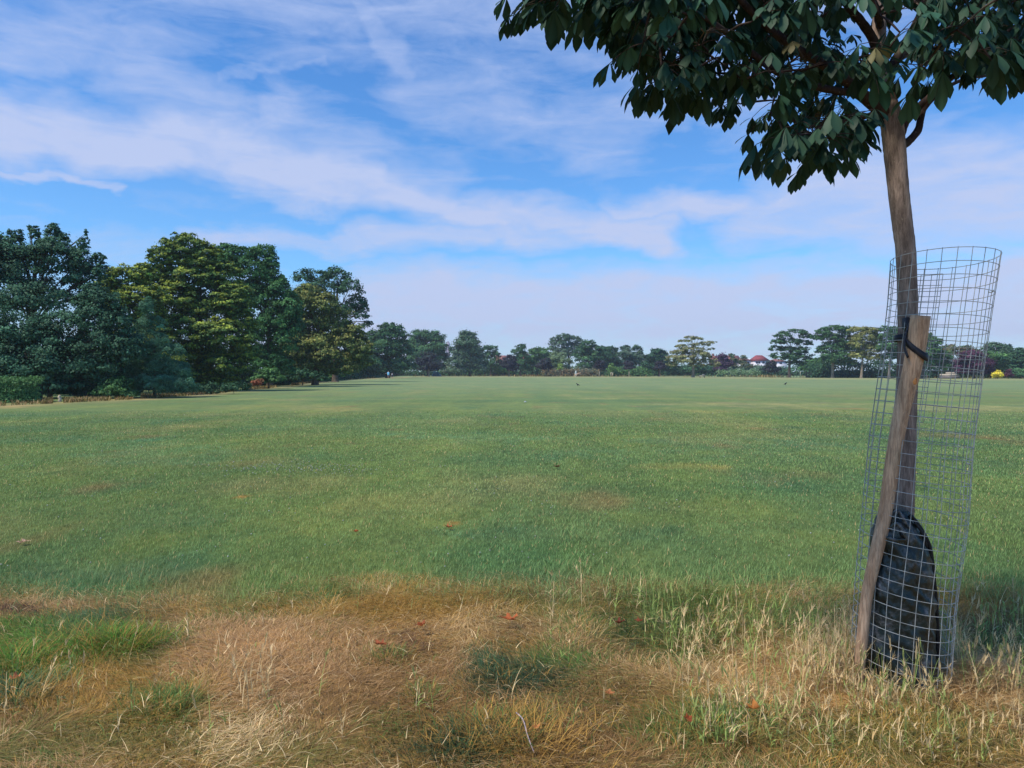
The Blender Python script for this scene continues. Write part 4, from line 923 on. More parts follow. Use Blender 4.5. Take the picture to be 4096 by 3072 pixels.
T('cherry_plum_tree', 252, [(2180, 1448, 22, 16), (2168, 1465, 20, 16), (2190, 1470, 22, 16)], (2182, 1505), 4, 'purple tree before the bushy green tree, second from left of the near pair', c1='purple', c2='navy', amt=.2, dens=2.8, leafpx=2.0, group=PG, trunkmat=m_pbark, fork=.5)
T('elm_tree', 300, [(2255, 1348, 38, 14), (2225, 1362, 26, 14), (2290, 1358, 34, 16), (2320, 1372, 24, 14), (2250, 1375, 50, 16), (2210, 1395, 20, 12), (2300, 1395, 50, 24), (2260, 1410, 50, 24), (2330, 1415, 34, 26)], (2275, 1500), 14, 'tall airy dome-shaped tree near the middle of the far edge', c1='grey', c2='dark', amt=.4, dens=1.9, leafpx=2.0, clump=.22, inner=.1, group=FG_)
T('lime_tree', 262, [(2350, 1378, 28, 18), (2375, 1400, 34, 22), (2330, 1410, 36, 24), (2390, 1425, 32, 22), (2355, 1440, 52, 22), (2340, 1462, 40, 16)], (2356, 1493), 8, 'broad green tree with a clear pale trunk, right of the airy dome tree', c1='dark', c2='mid', amt=.4, dens=2.5, leafpx=2.0, flat=.35, hang=.3, group=FG_, trunkmat=m_pbark)
T('yew_tree', 268, [(2415, 1398, 22, 14), (2440, 1400, 22, 16), (2425, 1425, 38, 24), (2445, 1450, 34, 26), (2420, 1470, 40, 22)], (2430, 1500), 8, 'very dark rounded tree behind the small framed sapling', c1='navy', c2='dark', amt=.4, dens=2.9, leafpx=2.0, group=FG_)
T('spruce_tree', 276, [(2466, 1400, 7, 10), (2468, 1420, 14, 14), (2470, 1445, 20, 18), (2472, 1470, 24, 18)], (2470, 1502), 5, 'small pointed spruce between the very dark tree and the next round crown', c1='dark', c2='grey', amt=.4, dens=2.8, leafpx=1.9, group=FG_)
T('ash_tree', 286, [(2505, 1395, 22, 14), (2548, 1395, 20, 14), (2560, 1412, 14, 10), (2515, 1420, 38, 24), (2545, 1440, 36, 26), (2505, 1455, 34, 28)], (2525, 1501), 9, 'twin-topped green tree left of the flat roofed dark house', c1='dark', c2='grey', amt=.4, dens=2.6, leafpx=2.0, group=FG_)
for a, lb in ((2398, 'purple sapling tree on a thin pale trunk, left of the framed sapling'), (2515, 'purple sapling tree on a thin pale trunk, right of the framed sapling'), (2640, 'faint purple young tree in front of the very dark round tree')):
    T('purple_sapling', 238, [(a, 1455, 16, 12), (a - 6, 1468, 16, 11), (a + 8, 1468, 16, 11)], (a, 1505), 3, lb, c1='purple', c2='navy', amt=.15, dens=2.6, leafpx=2.0, group=PG, trunkmat=m_pbark, fork=.6, clump=.45)
T('holm_oak_tree', 256, [(2630, 1408, 26, 16), (2612, 1430, 30, 20), (2650, 1430, 30, 24), (2600, 1458, 34, 20), (2640, 1465, 46, 28), (2680, 1470, 34, 24)], (2636, 1503), 9, 'very dark round tree left of the wide umbrella-topped tree', c1='navy', c2='dark', amt=.35, dens=3.0, leafpx=2.0, group=FG_)
T('honey_locust_tree', 213, [(2765, 1350, 28, 6), (2790, 1356, 26, 6), (2740, 1364, 30, 6), (2835, 1370, 30, 6), (2725, 1385, 26, 8), (2800, 1378, 40, 8), (2845, 1396, 14, 5), (2765, 1400, 48, 14), (2720, 1412, 40, 14), (2800, 1420, 40, 16), (2700, 1435, 34, 16), (2745, 1440, 46, 20), (2690, 1458, 22, 12), (2830, 1440, 34, 18), (2855, 1458, 22, 14), (2790, 1460, 30, 12)],
  (2773, 1507), 14, 'wide umbrella-topped tree with beige and olive leaves standing forward of the far edge', c1=(96, 106, 62), c2=(118, 112, 84), amt=.45, dens=2.0, leafpx=2.1, flat=.4, clump=.3, inner=.1, group=FG_, trunkmat=m_pbark, fork=.35)
T('laurel_bush', 262, [(2720, 1482, 40, 18), (2780, 1480, 50, 20), (2840, 1478, 40, 20), (2690, 1490, 30, 12)], (2770, 1503), 4, 'dark green laurel bushes behind the umbrella-topped tree', c1='dark', c2='blue', amt=.4, dens=3, leafpx=2.1, cat='bush')
T('cherry_plum_tree', 250, [(2890, 1430, 22, 16), (2880, 1450, 28, 20), (2905, 1455, 26, 20), (2885, 1474, 30, 16)], (2890, 1504), 6, 'loose purple-brown tree in front of the long brown roof', c1=(88, 66, 88), c2='purple', amt=.5, dens=2.5, leafpx=2.0, group=PG)
T('birch_tree', 262, [(2926, 1425, 12, 12), (2934, 1442, 16, 14), (2925, 1460, 18, 14), (2975, 1430, 12, 10), (2970, 1450, 16, 12), (2985, 1465, 24, 12)], (2940, 1503), 4, 'thin straggly tree before the pink-roofed white house', c1='dark', c2='brown', amt=.3, dens=1.7, leafpx=1.9, group=FG_)
T('privet_bush', 262, [(2950, 1478, 34, 12), (3000, 1476, 34, 14), (3040, 1478, 34, 16), (3065, 1488, 26, 12), (3085, 1472, 20, 16)], (3010, 1503), 4, 'grey-green bushes below the white house walls', c1='blue', c2='grey', amt=.5, dens=2.8, leafpx=2.0, cat='bush')
T('cherry_plum_tree', 235, [(3085, 1458, 20, 14), (3080, 1474, 28, 16), (3100, 1480, 22, 12)], (3084, 1506), 5, 'dark purple tree just left of the first lime of the right-hand row', c1='purple', c2='navy', amt=.3, dens=2.8, leafpx=2.0, group=PG)
# right-hand row
T('lime_tree', 205, [(3180, 1330, 50, 14), (3135, 1342, 34, 14), (3225, 1345, 26, 14), (3110, 1368, 30, 14), (3160, 1365, 50, 14), (3215, 1372, 34, 14), (3105, 1395, 26, 14), (3150, 1398, 40, 14), (3200, 1405, 36, 22), (3120, 1425, 38, 16), (3170, 1430, 46, 20), (3215, 1428, 34, 22), (3185, 1455, 40, 16)],
  (3157, 1508), 12, 'first tree of the right-hand row, with layered open crown', c1='navy', c2='mid', amt=.35, dens=2.0, leafpx=2.2, flat=.35, clump=.24, inner=.08, group=RG, trunkmat=m_tbark)
T('lime_tree', 193, [(3345, 1315, 46, 14), (3295, 1328, 34, 16), (3385, 1325, 30, 18), (3268, 1350, 26, 12), (3320, 1350, 46, 18), (3390, 1360, 44, 28), (3340, 1385, 56, 26), (3290, 1400, 26, 20), (3400, 1405, 46, 30), (3340, 1430, 60, 24), (3300, 1440, 36, 18), (3380, 1450, 40, 18)],
  (3330, 1511), 13, 'second tree of the right-hand row, dark green and dense', c1='dark', c2='mid', amt=.4, dens=2.2, leafpx=2.2, flat=.4, clump=.25, group=RG, trunkmat=m_pbark)
T('plane_tree', 188, [(3440, 1320, 42, 14), (3485, 1325, 34, 16), (3460, 1350, 50, 22), (3505, 1360, 28, 24), (3430, 1375, 34, 24), (3485, 1395, 44, 26), (3440, 1420, 34, 20), (3495, 1430, 34, 16)],
  (3445, 1513), 12, 'third tree of the right-hand row, yellowing, on a forked pale trunk', c1=(92, 100, 56), c2=(124, 122, 74), amt=.45, dens=2.2, leafpx=2.2, flat=.45, clump=.26, group=RG, trunkmat=m_pbark, fork=.22)
T('lime_tree', 186, [(3550, 1318, 36, 14), (3590, 1325, 30, 16), (3560, 1350, 44, 22), (3610, 1360, 38, 26), (3550, 1390, 38, 26), (3600, 1400, 44, 26), (3560, 1425, 36, 18)],
  (3556, 1512), 12, 'fourth tree of the right-hand row, seen through the left side of the wire guard', c1='dark', c2='mid', amt=.4, dens=2.2, leafpx=2.2, flat=.45, clump=.26, group=RG, trunkmat=m_pbark, fork=.3)
T('lime_tree', 184, [(3680, 1345, 44, 20), (3730, 1370, 34, 24), (3660, 1380, 46, 30), (3720, 1405, 50, 30), (3770, 1430, 40, 26), (3680, 1440, 56, 34), (3740, 1455, 52, 30), (3790, 1465, 30, 22)],
  (3690, 1512), 14, 'fifth tree of the right-hand row, showing right of the stake', c1='dark', c2='bright', amt=.45, dens=2.5, leafpx=2.2, flat=.45, clump=.26, group=RG)
T('hazel_tree', 222, [(3260, 1450, 34, 18), (3290, 1468, 40, 20), (3230, 1470, 34, 18), (3270, 1488, 50, 12)], (3265, 1508), 6, 'green bushy tree between the first and second trees of the right-hand row', c1='mid', c2='bright', amt=.35, dens=2.6, leafpx=2.1, group=FG_)
T('oak_tree', 232, [(3800, 1392, 30, 14), (3780, 1408, 34, 18), (3860, 1392, 24, 12), (3850, 1412, 30, 18), (3890, 1405, 20, 12)], (3830, 1506), 10, 'thin brownish crown seen above the large purple tree', c1='brown', c2='dark', amt=.5, dens=2.0, leafpx=2.1, group=FG_)
T('copper_beech_tree', 172, [(3890, 1425, 40, 24), (3870, 1450, 42, 28), (3915, 1455, 44, 30), (3890, 1480, 66, 24), (3950, 1482, 26, 20), (3845, 1478, 26, 22)], (3895, 1512), 12, 'large purple beech seen through the right side of the wire guard', c1='purple', c2=(90, 50, 70), amt=.5, dens=2.8, leafpx=2.2, group=RG)
T('oak_tree', 190, [(3975, 1385, 40, 16), (4020, 1392, 30, 16), (3945, 1402, 34, 18), (3990, 1412, 52, 20), (4035, 1415, 24, 18)], (3985, 1511), 12, 'wide dark dome-topped tree right of the wire guard', c1='dark', c2='grey', amt=.35, dens=2.2, leafpx=2.2, clump=.25, inner=.12, group=RG)
T('maple_tree', 182, [(3960, 1435, 44, 22), (4010, 1440, 44, 24), (3985, 1465, 54, 24), (4030, 1470, 40, 22)], (3990, 1512), 8, 'mid green tree below the wide dome-topped one, behind the yellow bush', c1='mid', c2='bright', amt=.35, dens=2.6, leafpx=2.2, group=RG)
T('yew_tree', 176, [(4080, 1412, 34, 20), (4060, 1440, 40, 26), (4105, 1445, 40, 34), (4075, 1470, 44, 26)], (4080, 1513), 10, 'dark green tree at the right edge of the picture', c1='navy', c2='dark', amt=.4, dens=2.7, leafpx=2.2, group=RG)
T('golden_bush', 168, [(3992, 1488, 8, 7), (3990, 1498, 17, 12), (3980, 1503, 11, 8), (4001, 1503, 11, 8)], (3991, 1513), 2, 'bright golden yellow round bush', c1='gold', c2=(206, 196, 84), amt=.4, dens=4, leafpx=2.0, cat='bush', inner=.5, clump=.5)
T('berberis_bush', 169, [(4036, 1484, 9, 10), (4034, 1498, 14, 13)], (4035, 1514), 2, 'small dark red upright bush right of the golden one', c1=(84, 44, 54), c2='purple', amt=.4, dens=3, leafpx=2.0, cat='bush', clump=.5)
T('laurel_bush', 172, [(4070, 1492, 30, 18), (4110, 1490, 30, 22)], (4085, 1514), 3, 'blue-green bush at the right edge beside the dark red one', c1='blue', c2='bright', amt=.4, dens=3, leafpx=2.1, cat='bush')
# shrubs on the left
T('elder_bush', 69, [(1075, 1500, 52, 26), (1040, 1520, 40, 20), (1105, 1518, 34, 18)], (1075, 1545), 6, 'rounded bright green bush below the deep green tall tree', c1='dark', c2='bright', amt=.5, dens=3, leafpx=2.8, cat='bush')
T('rusty_bush', 67, [(1035, 1528, 26, 12), (1020, 1534, 20, 9)], (1030, 1545), 3, 'low rust red bush at the left foot of the bright green one', c1='rust', c2='brown', amt=.3, dens=2.6, leafpx=2.6, cat='bush', clump=.5)
T('laurel_bush', 84, [(1190, 1500, 46, 24), (1250, 1505, 44, 20), (1150, 1508, 34, 22), (1290, 1516, 26, 12)], (1210, 1536), 6, 'long low dark green bush under the olive brown tree', c1='dark', c2='blue', amt=.4, dens=3, leafpx=2.8, cat='bush')
T('laurel_bush', 118, [(1335, 1498, 18, 12), (1325, 1506, 16, 9), (1370, 1498, 16, 9)], (1335, 1520), 3, 'small light green bush at the end of the left tree line', c1='bright', c2='mid', amt=.3, dens=3, leafpx=2.4, cat='bush', clump=.5)
T('elder_bush', 43, [(475, 1545, 60, 36), (430, 1565, 50, 26), (505, 1570, 44, 24)], (470, 1597), 8, 'fresh green bush at the foot of the feathery conifer', c1='mid', c2='bright', amt=.35, dens=2.8, leafpx=3.0, cat='bush')
T('bramble_bush', 44, [(285, 1560, 60, 30), (340, 1570, 60, 26), (240, 1545, 30, 40)], (300, 1605), 5, 'straggly grey-green bush behind the pale stump', c1='blue', c2='grey', amt=.5, dens=2.4, leafpx=3.0, cat='bush')
T('bramble_bush', 52, [(720, 1560, 90, 24), (850, 1555, 90, 20), (940, 1548, 60, 18)], (800, 1582), 5, 'dark low undergrowth bush along the foot of the tall round-topped tree', c1='navy', c2='dark', amt=.5, dens=2.8, leafpx=3.0, cat='bush')
T('holly_tree', 108, [(1150, 1480, 50, 34), (1230, 1485, 60, 28), (1310, 1482, 50, 28), (1370, 1485, 40, 24)], (1240, 1528), 6, 'low dark green growth behind the long low bush under the olive brown tree', c1='navy', c2='dark', amt=.4, dens=3, leafpx=2.6, group=LG)
# clipped hedge
def hedge(name, corners, h, w, c1, c2, s, n, label, top=None, seed=0, kind=None, amt=.4):
    rng = np.random.default_rng(500 + seed); P, Nn, C_ = [], [], []
    a, b_ = np.array(corners[0][:2]), np.array(corners[1][:2]); L = np.linalg.norm(b_ - a); u = (b_ - a) / L; v = np.array([u[1], -u[0]])
    if v.dot((a + b_) / 2) > 0: v = -v
    t = rng.random(n) * L; side = rng.random(n); hh = h * (1 + .10 * fbm(t / 1.7, t * 0 + seed, seed, 3)) if top is None else h * top(t / L)
    z = np.where(side < .62, rng.random(n) ** .85 * hh, hh); o = np.where(side < .62, w / 2, (rng.random(n) - .5) * w)
    j = rng.normal(size=(n, 3)) * s * .9
    p = np.stack([a[0] + u[0] * t + v[0] * o, a[1] + u[1] * t + v[1] * o, z], 1) + j; p[:, 2] = np.maximum(p[:, 2], .03)
    bul = .12 * w * fbm(t * 1.3, z * 1.6, seed + 9, 3); p[:, :2] += v[None] * bul[:, None]
    nn = np.where((side < .62)[:, None], np.array([v[0], v[1], .5])[None], np.array([0, 0, 1.])[None]) + rng.normal(size=(n, 3)) * .5
    f = (amt * rng.uniform(0, 2, n) * (1 + fbm(t * 2, z * 2, 5)))[:, None].clip(0, 1)
    cc = (lin(*GRN[c1]) * (1 - f) + lin(*GRN[c2]) * f) * np.exp(rng.normal(size=n) * .25)[:, None]
    V, Q, Cc = quads(rng, p, nn, cc * TREE_F, s); mb = MB(); mb.add(V, Q, Cc)
    # plain dark core box inside the leaves
    cw_ = w * .62; q = []
    m = 24
    for i in range(m + 1):
        tt = L * i / m; hz = (h * .8 if top is None else float(h * top(np.array([i / m]))[0]) * .5)
        for s_, zz in ((-1, 0), (-1, hz), (1, hz), (1, 0)): q.append([a[0] + u[0] * tt + v[0] * s_ * cw_ / 2, a[1] + u[1] * tt + v[1] * s_ * cw_ / 2, zz])
    q = np.array(q); fq = [(4 * i + j_, 4 * (i + 1) + j_, 4 * (i + 1) + (j_ + 1) % 4, 4 * i + (j_ + 1) % 4) for i in range(m) for j_ in range(3)] + [(0, 1, 2, 3), (4 * m + 3, 4 * m + 2, 4 * m + 1, 4 * m)]
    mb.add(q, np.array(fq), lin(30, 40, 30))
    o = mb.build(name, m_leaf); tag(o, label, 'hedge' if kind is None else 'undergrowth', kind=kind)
hedge('clipped_hedge', (at(-420, 1600, 36), at(165, 1600, 38.5)), 1.12, 1.6, 'mid', 'bright', .09, 15000, 'clipped leafy green hedge at the left edge of the field', seed=1)
hedge('bean_row', (at(2868, 1500, 246), at(3035, 1500, 246)), 1.75, 2, 'bright', 'pale', .42, 1500, 'bright green row of climbing plants below the white houses', seed=2, amt=.5)
hedge('bramble_hedge', (at(2425, 1500, 256), at(2600, 1500, 256)), 2.6, 3, 'mid', 'bright', .45, 2600, 'pale green bramble hedge behind the framed sapling', seed=3)
hedge('bramble_hedge', (at(2170, 1500, 258), at(2395, 1500, 258)), 2.2, 3, 'grey', 'brown', .45, 2800, 'brownish bramble hedge below the airy dome-shaped tree', seed=4, amt=.6)
# undergrowth closing the gaps under the trees: nobody could count it
tp_ = lambda lo, hi, f, s: (lambda u: lo + (hi - lo) * (.5 + .5 * fbm(u * f, u * 0 + s, s, 3)))
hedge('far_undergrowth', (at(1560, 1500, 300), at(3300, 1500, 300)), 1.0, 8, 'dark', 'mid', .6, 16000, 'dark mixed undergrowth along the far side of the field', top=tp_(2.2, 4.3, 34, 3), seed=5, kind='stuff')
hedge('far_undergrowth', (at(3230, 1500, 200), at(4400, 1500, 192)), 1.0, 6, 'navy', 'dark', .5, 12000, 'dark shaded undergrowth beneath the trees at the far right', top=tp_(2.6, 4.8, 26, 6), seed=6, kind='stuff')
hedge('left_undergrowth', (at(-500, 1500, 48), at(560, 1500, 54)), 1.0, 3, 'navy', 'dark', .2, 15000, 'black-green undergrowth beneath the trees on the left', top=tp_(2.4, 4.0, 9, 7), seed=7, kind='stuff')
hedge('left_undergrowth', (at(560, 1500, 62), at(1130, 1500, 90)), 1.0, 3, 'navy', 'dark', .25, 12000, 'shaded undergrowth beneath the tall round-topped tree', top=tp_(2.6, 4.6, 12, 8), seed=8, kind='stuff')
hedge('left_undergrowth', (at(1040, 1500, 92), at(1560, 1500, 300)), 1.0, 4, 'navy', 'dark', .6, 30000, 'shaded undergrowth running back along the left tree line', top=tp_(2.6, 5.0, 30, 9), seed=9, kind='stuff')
# dry grass rim at the foot of the trees
rng = np.random.default_rng(77); dg = MB(); n = 9000
t = rng.random(n); ex = np.interp(t, np.linspace(0, 1, 11), [-300, 165, 230, 330, 500, 640, 800, 960, 1150, 1300, 1500]); ey = np.interp(ex, [p[0] for p in LEFT_EDGE], [p[1] for p in LEFT_EDGE]) - rng.random(n) * np.interp(ex, [0, 1500], [16, 4])
g0 = np.array([ground(a, b_) for a, b_ in zip(ex, ey)]); d = g0[:, 1]
kp = fbm(ex / 60, ey * 0, 13) > -.25; g0, d = g0[kp], d[kp]; n = len(d)
V, Q, Cc, _ = ribbons(g0, rng.random(n) * 6.28, rng.uniform(0, .4, n), rng.uniform(.4, 1.4, n), rng.uniform(.06, .2, n) * (1 + d / 150), .012 + d * .0006, 3, PALA[rng.choice([PN.index('straw'), PN.index('olive'), PN.index('pink'), PN.index('olive')], n)] * .8 * np.exp(rng.normal(size=n) * .25)[:, None], .4)
dg.add(V, Q, Cc)
n = 7000; ex = rng.uniform(1650, 4200, n); ey = np.interp(ex, [1650, 2700, 3100, 4096], [1504, 1505, 1508, 1513]) + rng.random(n) * 2
wgt = (np.exp(-((ex - 2130) / 60) ** 2) + np.exp(-((ex - 2330) / 60) ** 2) * .8 + np.exp(-((ex - 2495) / 25) ** 2) + np.exp(-((ex - 3070) / 50) ** 2) + .12); kp = rng.random(n) < wgt
g0 = np.array([ground(a, b_) for a, b_ in zip(ex[kp], ey[kp])]); n = len(g0)
V, Q, Cc, _ = ribbons(g0, rng.random(n) * 6.28, rng.uniform(0, .4, n), rng.uniform(.2, 1.0, n), rng.uniform(.3, .9, n), np.full(n, .16), 3, PALA[rng.choice([PN.index('straw'), PN.index('olive'), PN.index('pink'), PN.index('olive')], n)] * .75 * np.exp(rng.normal(size=n) * .25)[:, None], .4)
dg.add(V, Q, Cc); o = dg.build('edge_grass', gmat); tag(o, 'unmown dry grass rim along the foot of the trees', 'grass', kind='stuff')
# ================================================================ buildings and small far objects
m_red = plain('red_tiles', lin(150, 76, 78), .8, c2=lin(126, 68, 70), scale=.6); m_brt = plain('brown_tiles', lin(150, 96, 88), .8, c2=lin(120, 80, 76), scale=.6)
m_org = plain('orange_tiles', lin(156, 106, 92), .8, c2=lin(132, 90, 80), scale=.6)
m_white = plain('white_render', lin(226, 222, 228), .8, c2=lin(204, 200, 208), scale=.5); m_glass = plain('window_glass', lin(48, 52, 66), .15, c2=lin(70, 76, 92), scale=1.0, spec=.6)
m_navy = plain('dark_cladding', lin(52, 44, 74), .7, c2=lin(44, 38, 60), scale=1); m_mar = plain('maroon_fascia', lin(96, 44, 62), .7); m_brick = plain('brick_wall', lin(120, 84, 76), .85, c2=lin(100, 70, 64), scale=2)
def house(name, x0, x1, yeave, yridge, Y, label, wall, roofm, kind='gable', wins=(), depth=9, ybase=None, chim=None, ov=.35):
    a, b_ = at(x0, yeave, Y), at(x1, yeave, Y); ze = a[2]; zr = at(x0, yridge, Y)[2]
    t = empty(name, [(a[0] + b_[0]) / 2, Y + depth / 2, 0], label, 'house', 'houses beyond the far hedge')
    bb = MB(); V, Q = box(a[0], b_[0], Y, Y + depth, 0, ze); bb.add(V, Q); bb.build('wall', wall, t)
    x0_, x1_, y0_, y1_ = a[0] - ov, b_[0] + ov, Y - ov, Y + depth + ov; ym = (y0_ + y1_) / 2; z0 = ze + .003
    rb = MB(); ins = {'gable': 0.0, 'hip': min((x1_ - x0_) * .3, depth * .5), 'flat': None}[kind]
    if ins is None: V, Q = box(x0_, x1_, y0_, y1_, z0, zr); rb.add(V, Q)
    else:
        V = np.array([(x0_, y0_, z0), (x1_, y0_, z0), (x1_, y1_, z0), (x0_, y1_, z0), (x0_ + ins, ym, zr), (x1_ - ins, ym, zr)])
        rb.add(V, [np.array([(0, 1, 5, 4), (2, 3, 4, 5), (3, 2, 1, 0)]), np.array([(1, 2, 5), (3, 0, 4)])])
    rf = rb.build('roof', roofm, t)
    if chim:
        for cx in chim:
            c_ = at(cx, yridge, Y)[0]; mb_ = MB(); V, Q = box(c_ - .5, c_ + .5, ym - .4, ym + .4, zr - 1.0, zr + 1.0); mb_.add(V, Q); mb_.build('chimney', m_brick, t)
    for (wx0, wx1, wy0, wy1) in wins:
        p, q = at(wx0, wy1, Y), at(wx1, wy0, Y)
        fr = MB(); e = .12
        for (u0, u1, v0, v1) in ((p[0], q[0], q[2] - e, q[2]), (p[0], q[0], p[2], p[2] + e), (p[0], p[0] + e, p[2] + e, q[2] - e), (q[0] - e, q[0], p[2] + e, q[2] - e), ((p[0] + q[0]) / 2 - e / 2, (p[0] + q[0]) / 2 + e / 2, p[2] + e, q[2] - e)):
            V, Q = box(u0, u1, Y - .10, Y - .003, v0, v1); fr.add(V, Q)
        w_ = fr.build('window', m_white if wall is not m_white else m_navy, t)
        gl = MB(); V, Q = box(p[0] + e, q[0] - e, Y - .05, Y - .004, p[2] + e, q[2] - e); gl.add(V, Q); go = gl.build('pane', m_glass); 
        go.parent = w_; go.data.transform(Matrix.Translation(-t.location))
house('house', 1984, 2030, 1444, 1421, 345, 'low house with a pinkish orange tiled roof left of the pointed dark tree', m_brick, m_org, wins=[(1990, 2000, 1450, 1462)])
house('house', 2086, 2124, 1447, 1415, 345, 'house with a pink-red roof between the pointed dark tree and the bushy green tree', m_brick, m_red, 'hip', wins=[(2096, 2106, 1452, 1463)])
house('house', 2566, 2612, 1426, 1420, 335, 'dark flat-roofed house with maroon fascia and white windows', m_navy, m_mar, 'flat', wins=[(2568, 2576, 1427, 1438), (2589, 2597, 1425, 1436)])
b = MB(); p, q = at(2570, 1446, 334.4), at(2600, 1441, 334.4); V, Q = box(p[0], q[0], 333.6, 334.96, p[2], q[2]); b.add(V, Q); o = b.build('balcony', m_white); o.parent = bpy.data.objects['house.002']; o.data.transform(Matrix.Translation(-o.parent.location))
house('house', 2856, 2900, 1441, 1422, 350, 'long brown-roofed house behind the loose purple-brown tree', m_brick, m_brt, wins=[(2862, 2870, 1447, 1457)], chim=[2862])
house('house', 2918, 2962, 1443, 1421, 340, 'white house with a pinkish brown gable roof, left of the dormer house', m_white, m_brt, wins=[(2926, 2936, 1446, 1453), (2944, 2954, 1446, 1453)])
house('house', 2966, 3004, 1443, 1430, 336, 'low white house with a brown hipped roof in the middle of the terrace', m_white, m_brt, 'hip', wins=[(2972, 2981, 1447, 1454), (2988, 2997, 1447, 1454)])
house('house', 3006, 3016, 1442, 1434, 342, 'narrow white dormer block on the roof left of the bright red roof', m_white, m_white, 'flat', wins=[(3008, 3013, 1437, 1440)])
house('house', 3020, 3078, 1443, 1420, 334, 'white house with the brightest red hipped roof', m_white, m_red, 'hip', wins=[(3024, 3031, 1446, 1453), (3033, 3040, 1446, 1453), (3049, 3058, 1446, 1453), (3064, 3072, 1446, 1453)])
house('house', 3092, 3148, 1446, 1436, 336, 'low white house glimpsed through the first tree of the right-hand row', m_white, m_brt, 'hip', wins=[(3098, 3106, 1449, 1455), (3118, 3128, 1449, 1455)])
# distant tower block
m_tw = plain('tower_concrete', lin(170, 160, 170), .8, c2=lin(150, 140, 152), scale=.05); m_td = plain('tower_dark', lin(110, 94, 108), .8, scale=.05)
Yt = 1200; a, b_ = at(1784, 1370, Yt), at(1798, 1370, Yt)
t = empty('tower_block', [(a[0] + b_[0]) / 2, Yt, 0], 'tall narrow grey tower block far away between two round trees', 'tower')
b = MB(); V, Q = box(a[0], b_[0], Yt, Yt + 8, 0, a[2]); b.add(V, Q); b.build('wall', m_tw, t)
for (u0, u1) in ((1785.5, 1788), (1793, 1796)):
    p, q = at(u0, 1372, Yt), at(u1, 1372, Yt); b = MB(); V, Q = box(p[0], q[0], Yt - .4, Yt - .01, 6, p[2] - 1); b.add(V, Q); b.build('window_strip', m_td, t)
b = MB(); V, Q = box(a[0] + 1, b_[0] - 1.5, Yt + 2, Yt + 6, a[2] + .01, a[2] + 1.6); b.add(V, Q); b.build('roof_plant', m_td, t)
# bench
m_conc = plain('bench_concrete', lin(206, 202, 186), .8, c2=lin(186, 182, 168), scale=3); m_bl = plain('bench_wood', lin(96, 84, 66), .8)
Yb = 206; c_ = at(2809, 1505, Yb); t = empty('bench', [c_[0], Yb, 0], 'low pale slab bench on dark legs standing on the far edge of the lawn', 'bench')
b = MB(); V, Q = box(c_[0] - .8, c_[0] + .8, Yb - .25, Yb + .25, .38, .52); b.add(V, Q); so_ = b.build('seat', m_conc, t)
for s in (-1, 1):
    b = MB(); V, Q = box(c_[0] + s * .62 - .09, c_[0] + s * .62 + .09, Yb - .2, Yb + .2, 0, .379); b.add(V, Q); b.build('leg', m_bl, t)
# picnic table top behind the bench
Yp = 240; c_ = at(2813, 1497, Yp); t = empty('round_table', [c_[0], Yp, 0], 'small white-topped table in the shade behind the slab bench', 'table')
V, Fs = tube([[c_[0], Yp, .70], [c_[0], Yp, .78]], [.42, .42], 2, 16); b = MB(); b.add(V, Fs); b.build('tabletop', m_white, t)
V, Fs = tube([[c_[0], Yp, 0], [c_[0], Yp, .699]], [.05, .04], 3, 8); b = MB(); b.add(V, Fs); b.build('leg', m_bl, t)
V, Fs = tube([[c_[0], Yp, 0.0], [c_[0], Yp, .05]], [.25, .22], 2, 12); b = MB(); b.add(V, Fs); b.build('foot', m_bl, t)
# framed sapling guard
m_post = plain('pale_post', lin(214, 206, 180), .8, c2=lin(190, 180, 152), scale=2)
Yg = 252; l, r = at(2443.5, 1501, Yg), at(2451, 1501, Yg); zt_ = at(2443, 1490, Yg)[2]
t = empty('sapling_support', [(l[0] + r[0]) / 2, Yg, 0], 'pale two-post goalpost-shaped timber frame holding a young light green sapling', 'tree support')
for x_ in (l[0], r[0]):
    b = MB(); V, Q = box(x_ - .09, x_ + .09, Yg - .09, Yg + .09, 0, zt_ - .18); b.add(V, Q); b.build('upright', m_post, t)
b = MB(); V, Q = box(l[0] - .12, r[0] + .12, Yg - .09, Yg + .09, zt_ - .179, zt_); b.add(V, Q); b.build('crossbar', m_post, t)
T('sapling', 252.6, [(2447, 1458, 7, 6), (2444, 1468, 10, 7), (2452, 1470, 10, 7), (2448, 1478, 9, 5)], (2447, 1502), 2, 'light green young sapling rising above the goalpost-shaped frame', c1=(104, 130, 70), c2='bright', amt=.3, dens=2.2, leafpx=1.9, clump=.5, trunkmat=m_pbark, fork=.6)
T('sapling', 250, [(2243, 1462, 10, 8), (2240, 1474, 10, 7)], (2241, 1504), 2, 'light yellow-green sapling in front of the pale olive rounded tree', c1=(120, 138, 70), c2='bright', amt=.3, dens=2.2, leafpx=1.9, clump=.5, trunkmat=m_pbark, fork=.6)
for x_, yb_, lb in ((2516.5, 1505, 'thin pale planting stake under the purple sapling right of the goalpost frame'), (2397, 1505, 'thin pale planting stake under the purple sapling left of the goalpost frame'), (3201, 1507, 'thin pale planting stake right of the first tree of the right-hand row')):
    g0 = at(x_, yb_, 236); b = MB(); V, Q = box(g0[0] - .06, g0[0] + .06, 235.94, 236.06, 0, 1.7); V = V.copy(); V[4:, :2] = (V[4:, :2] - [g0[0], 236]) * .8 + [g0[0], 236]
    b.add(V, Q); tag(b.build('planting_stake', m_post), lb, 'stake', 'pale stakes along the far edge')
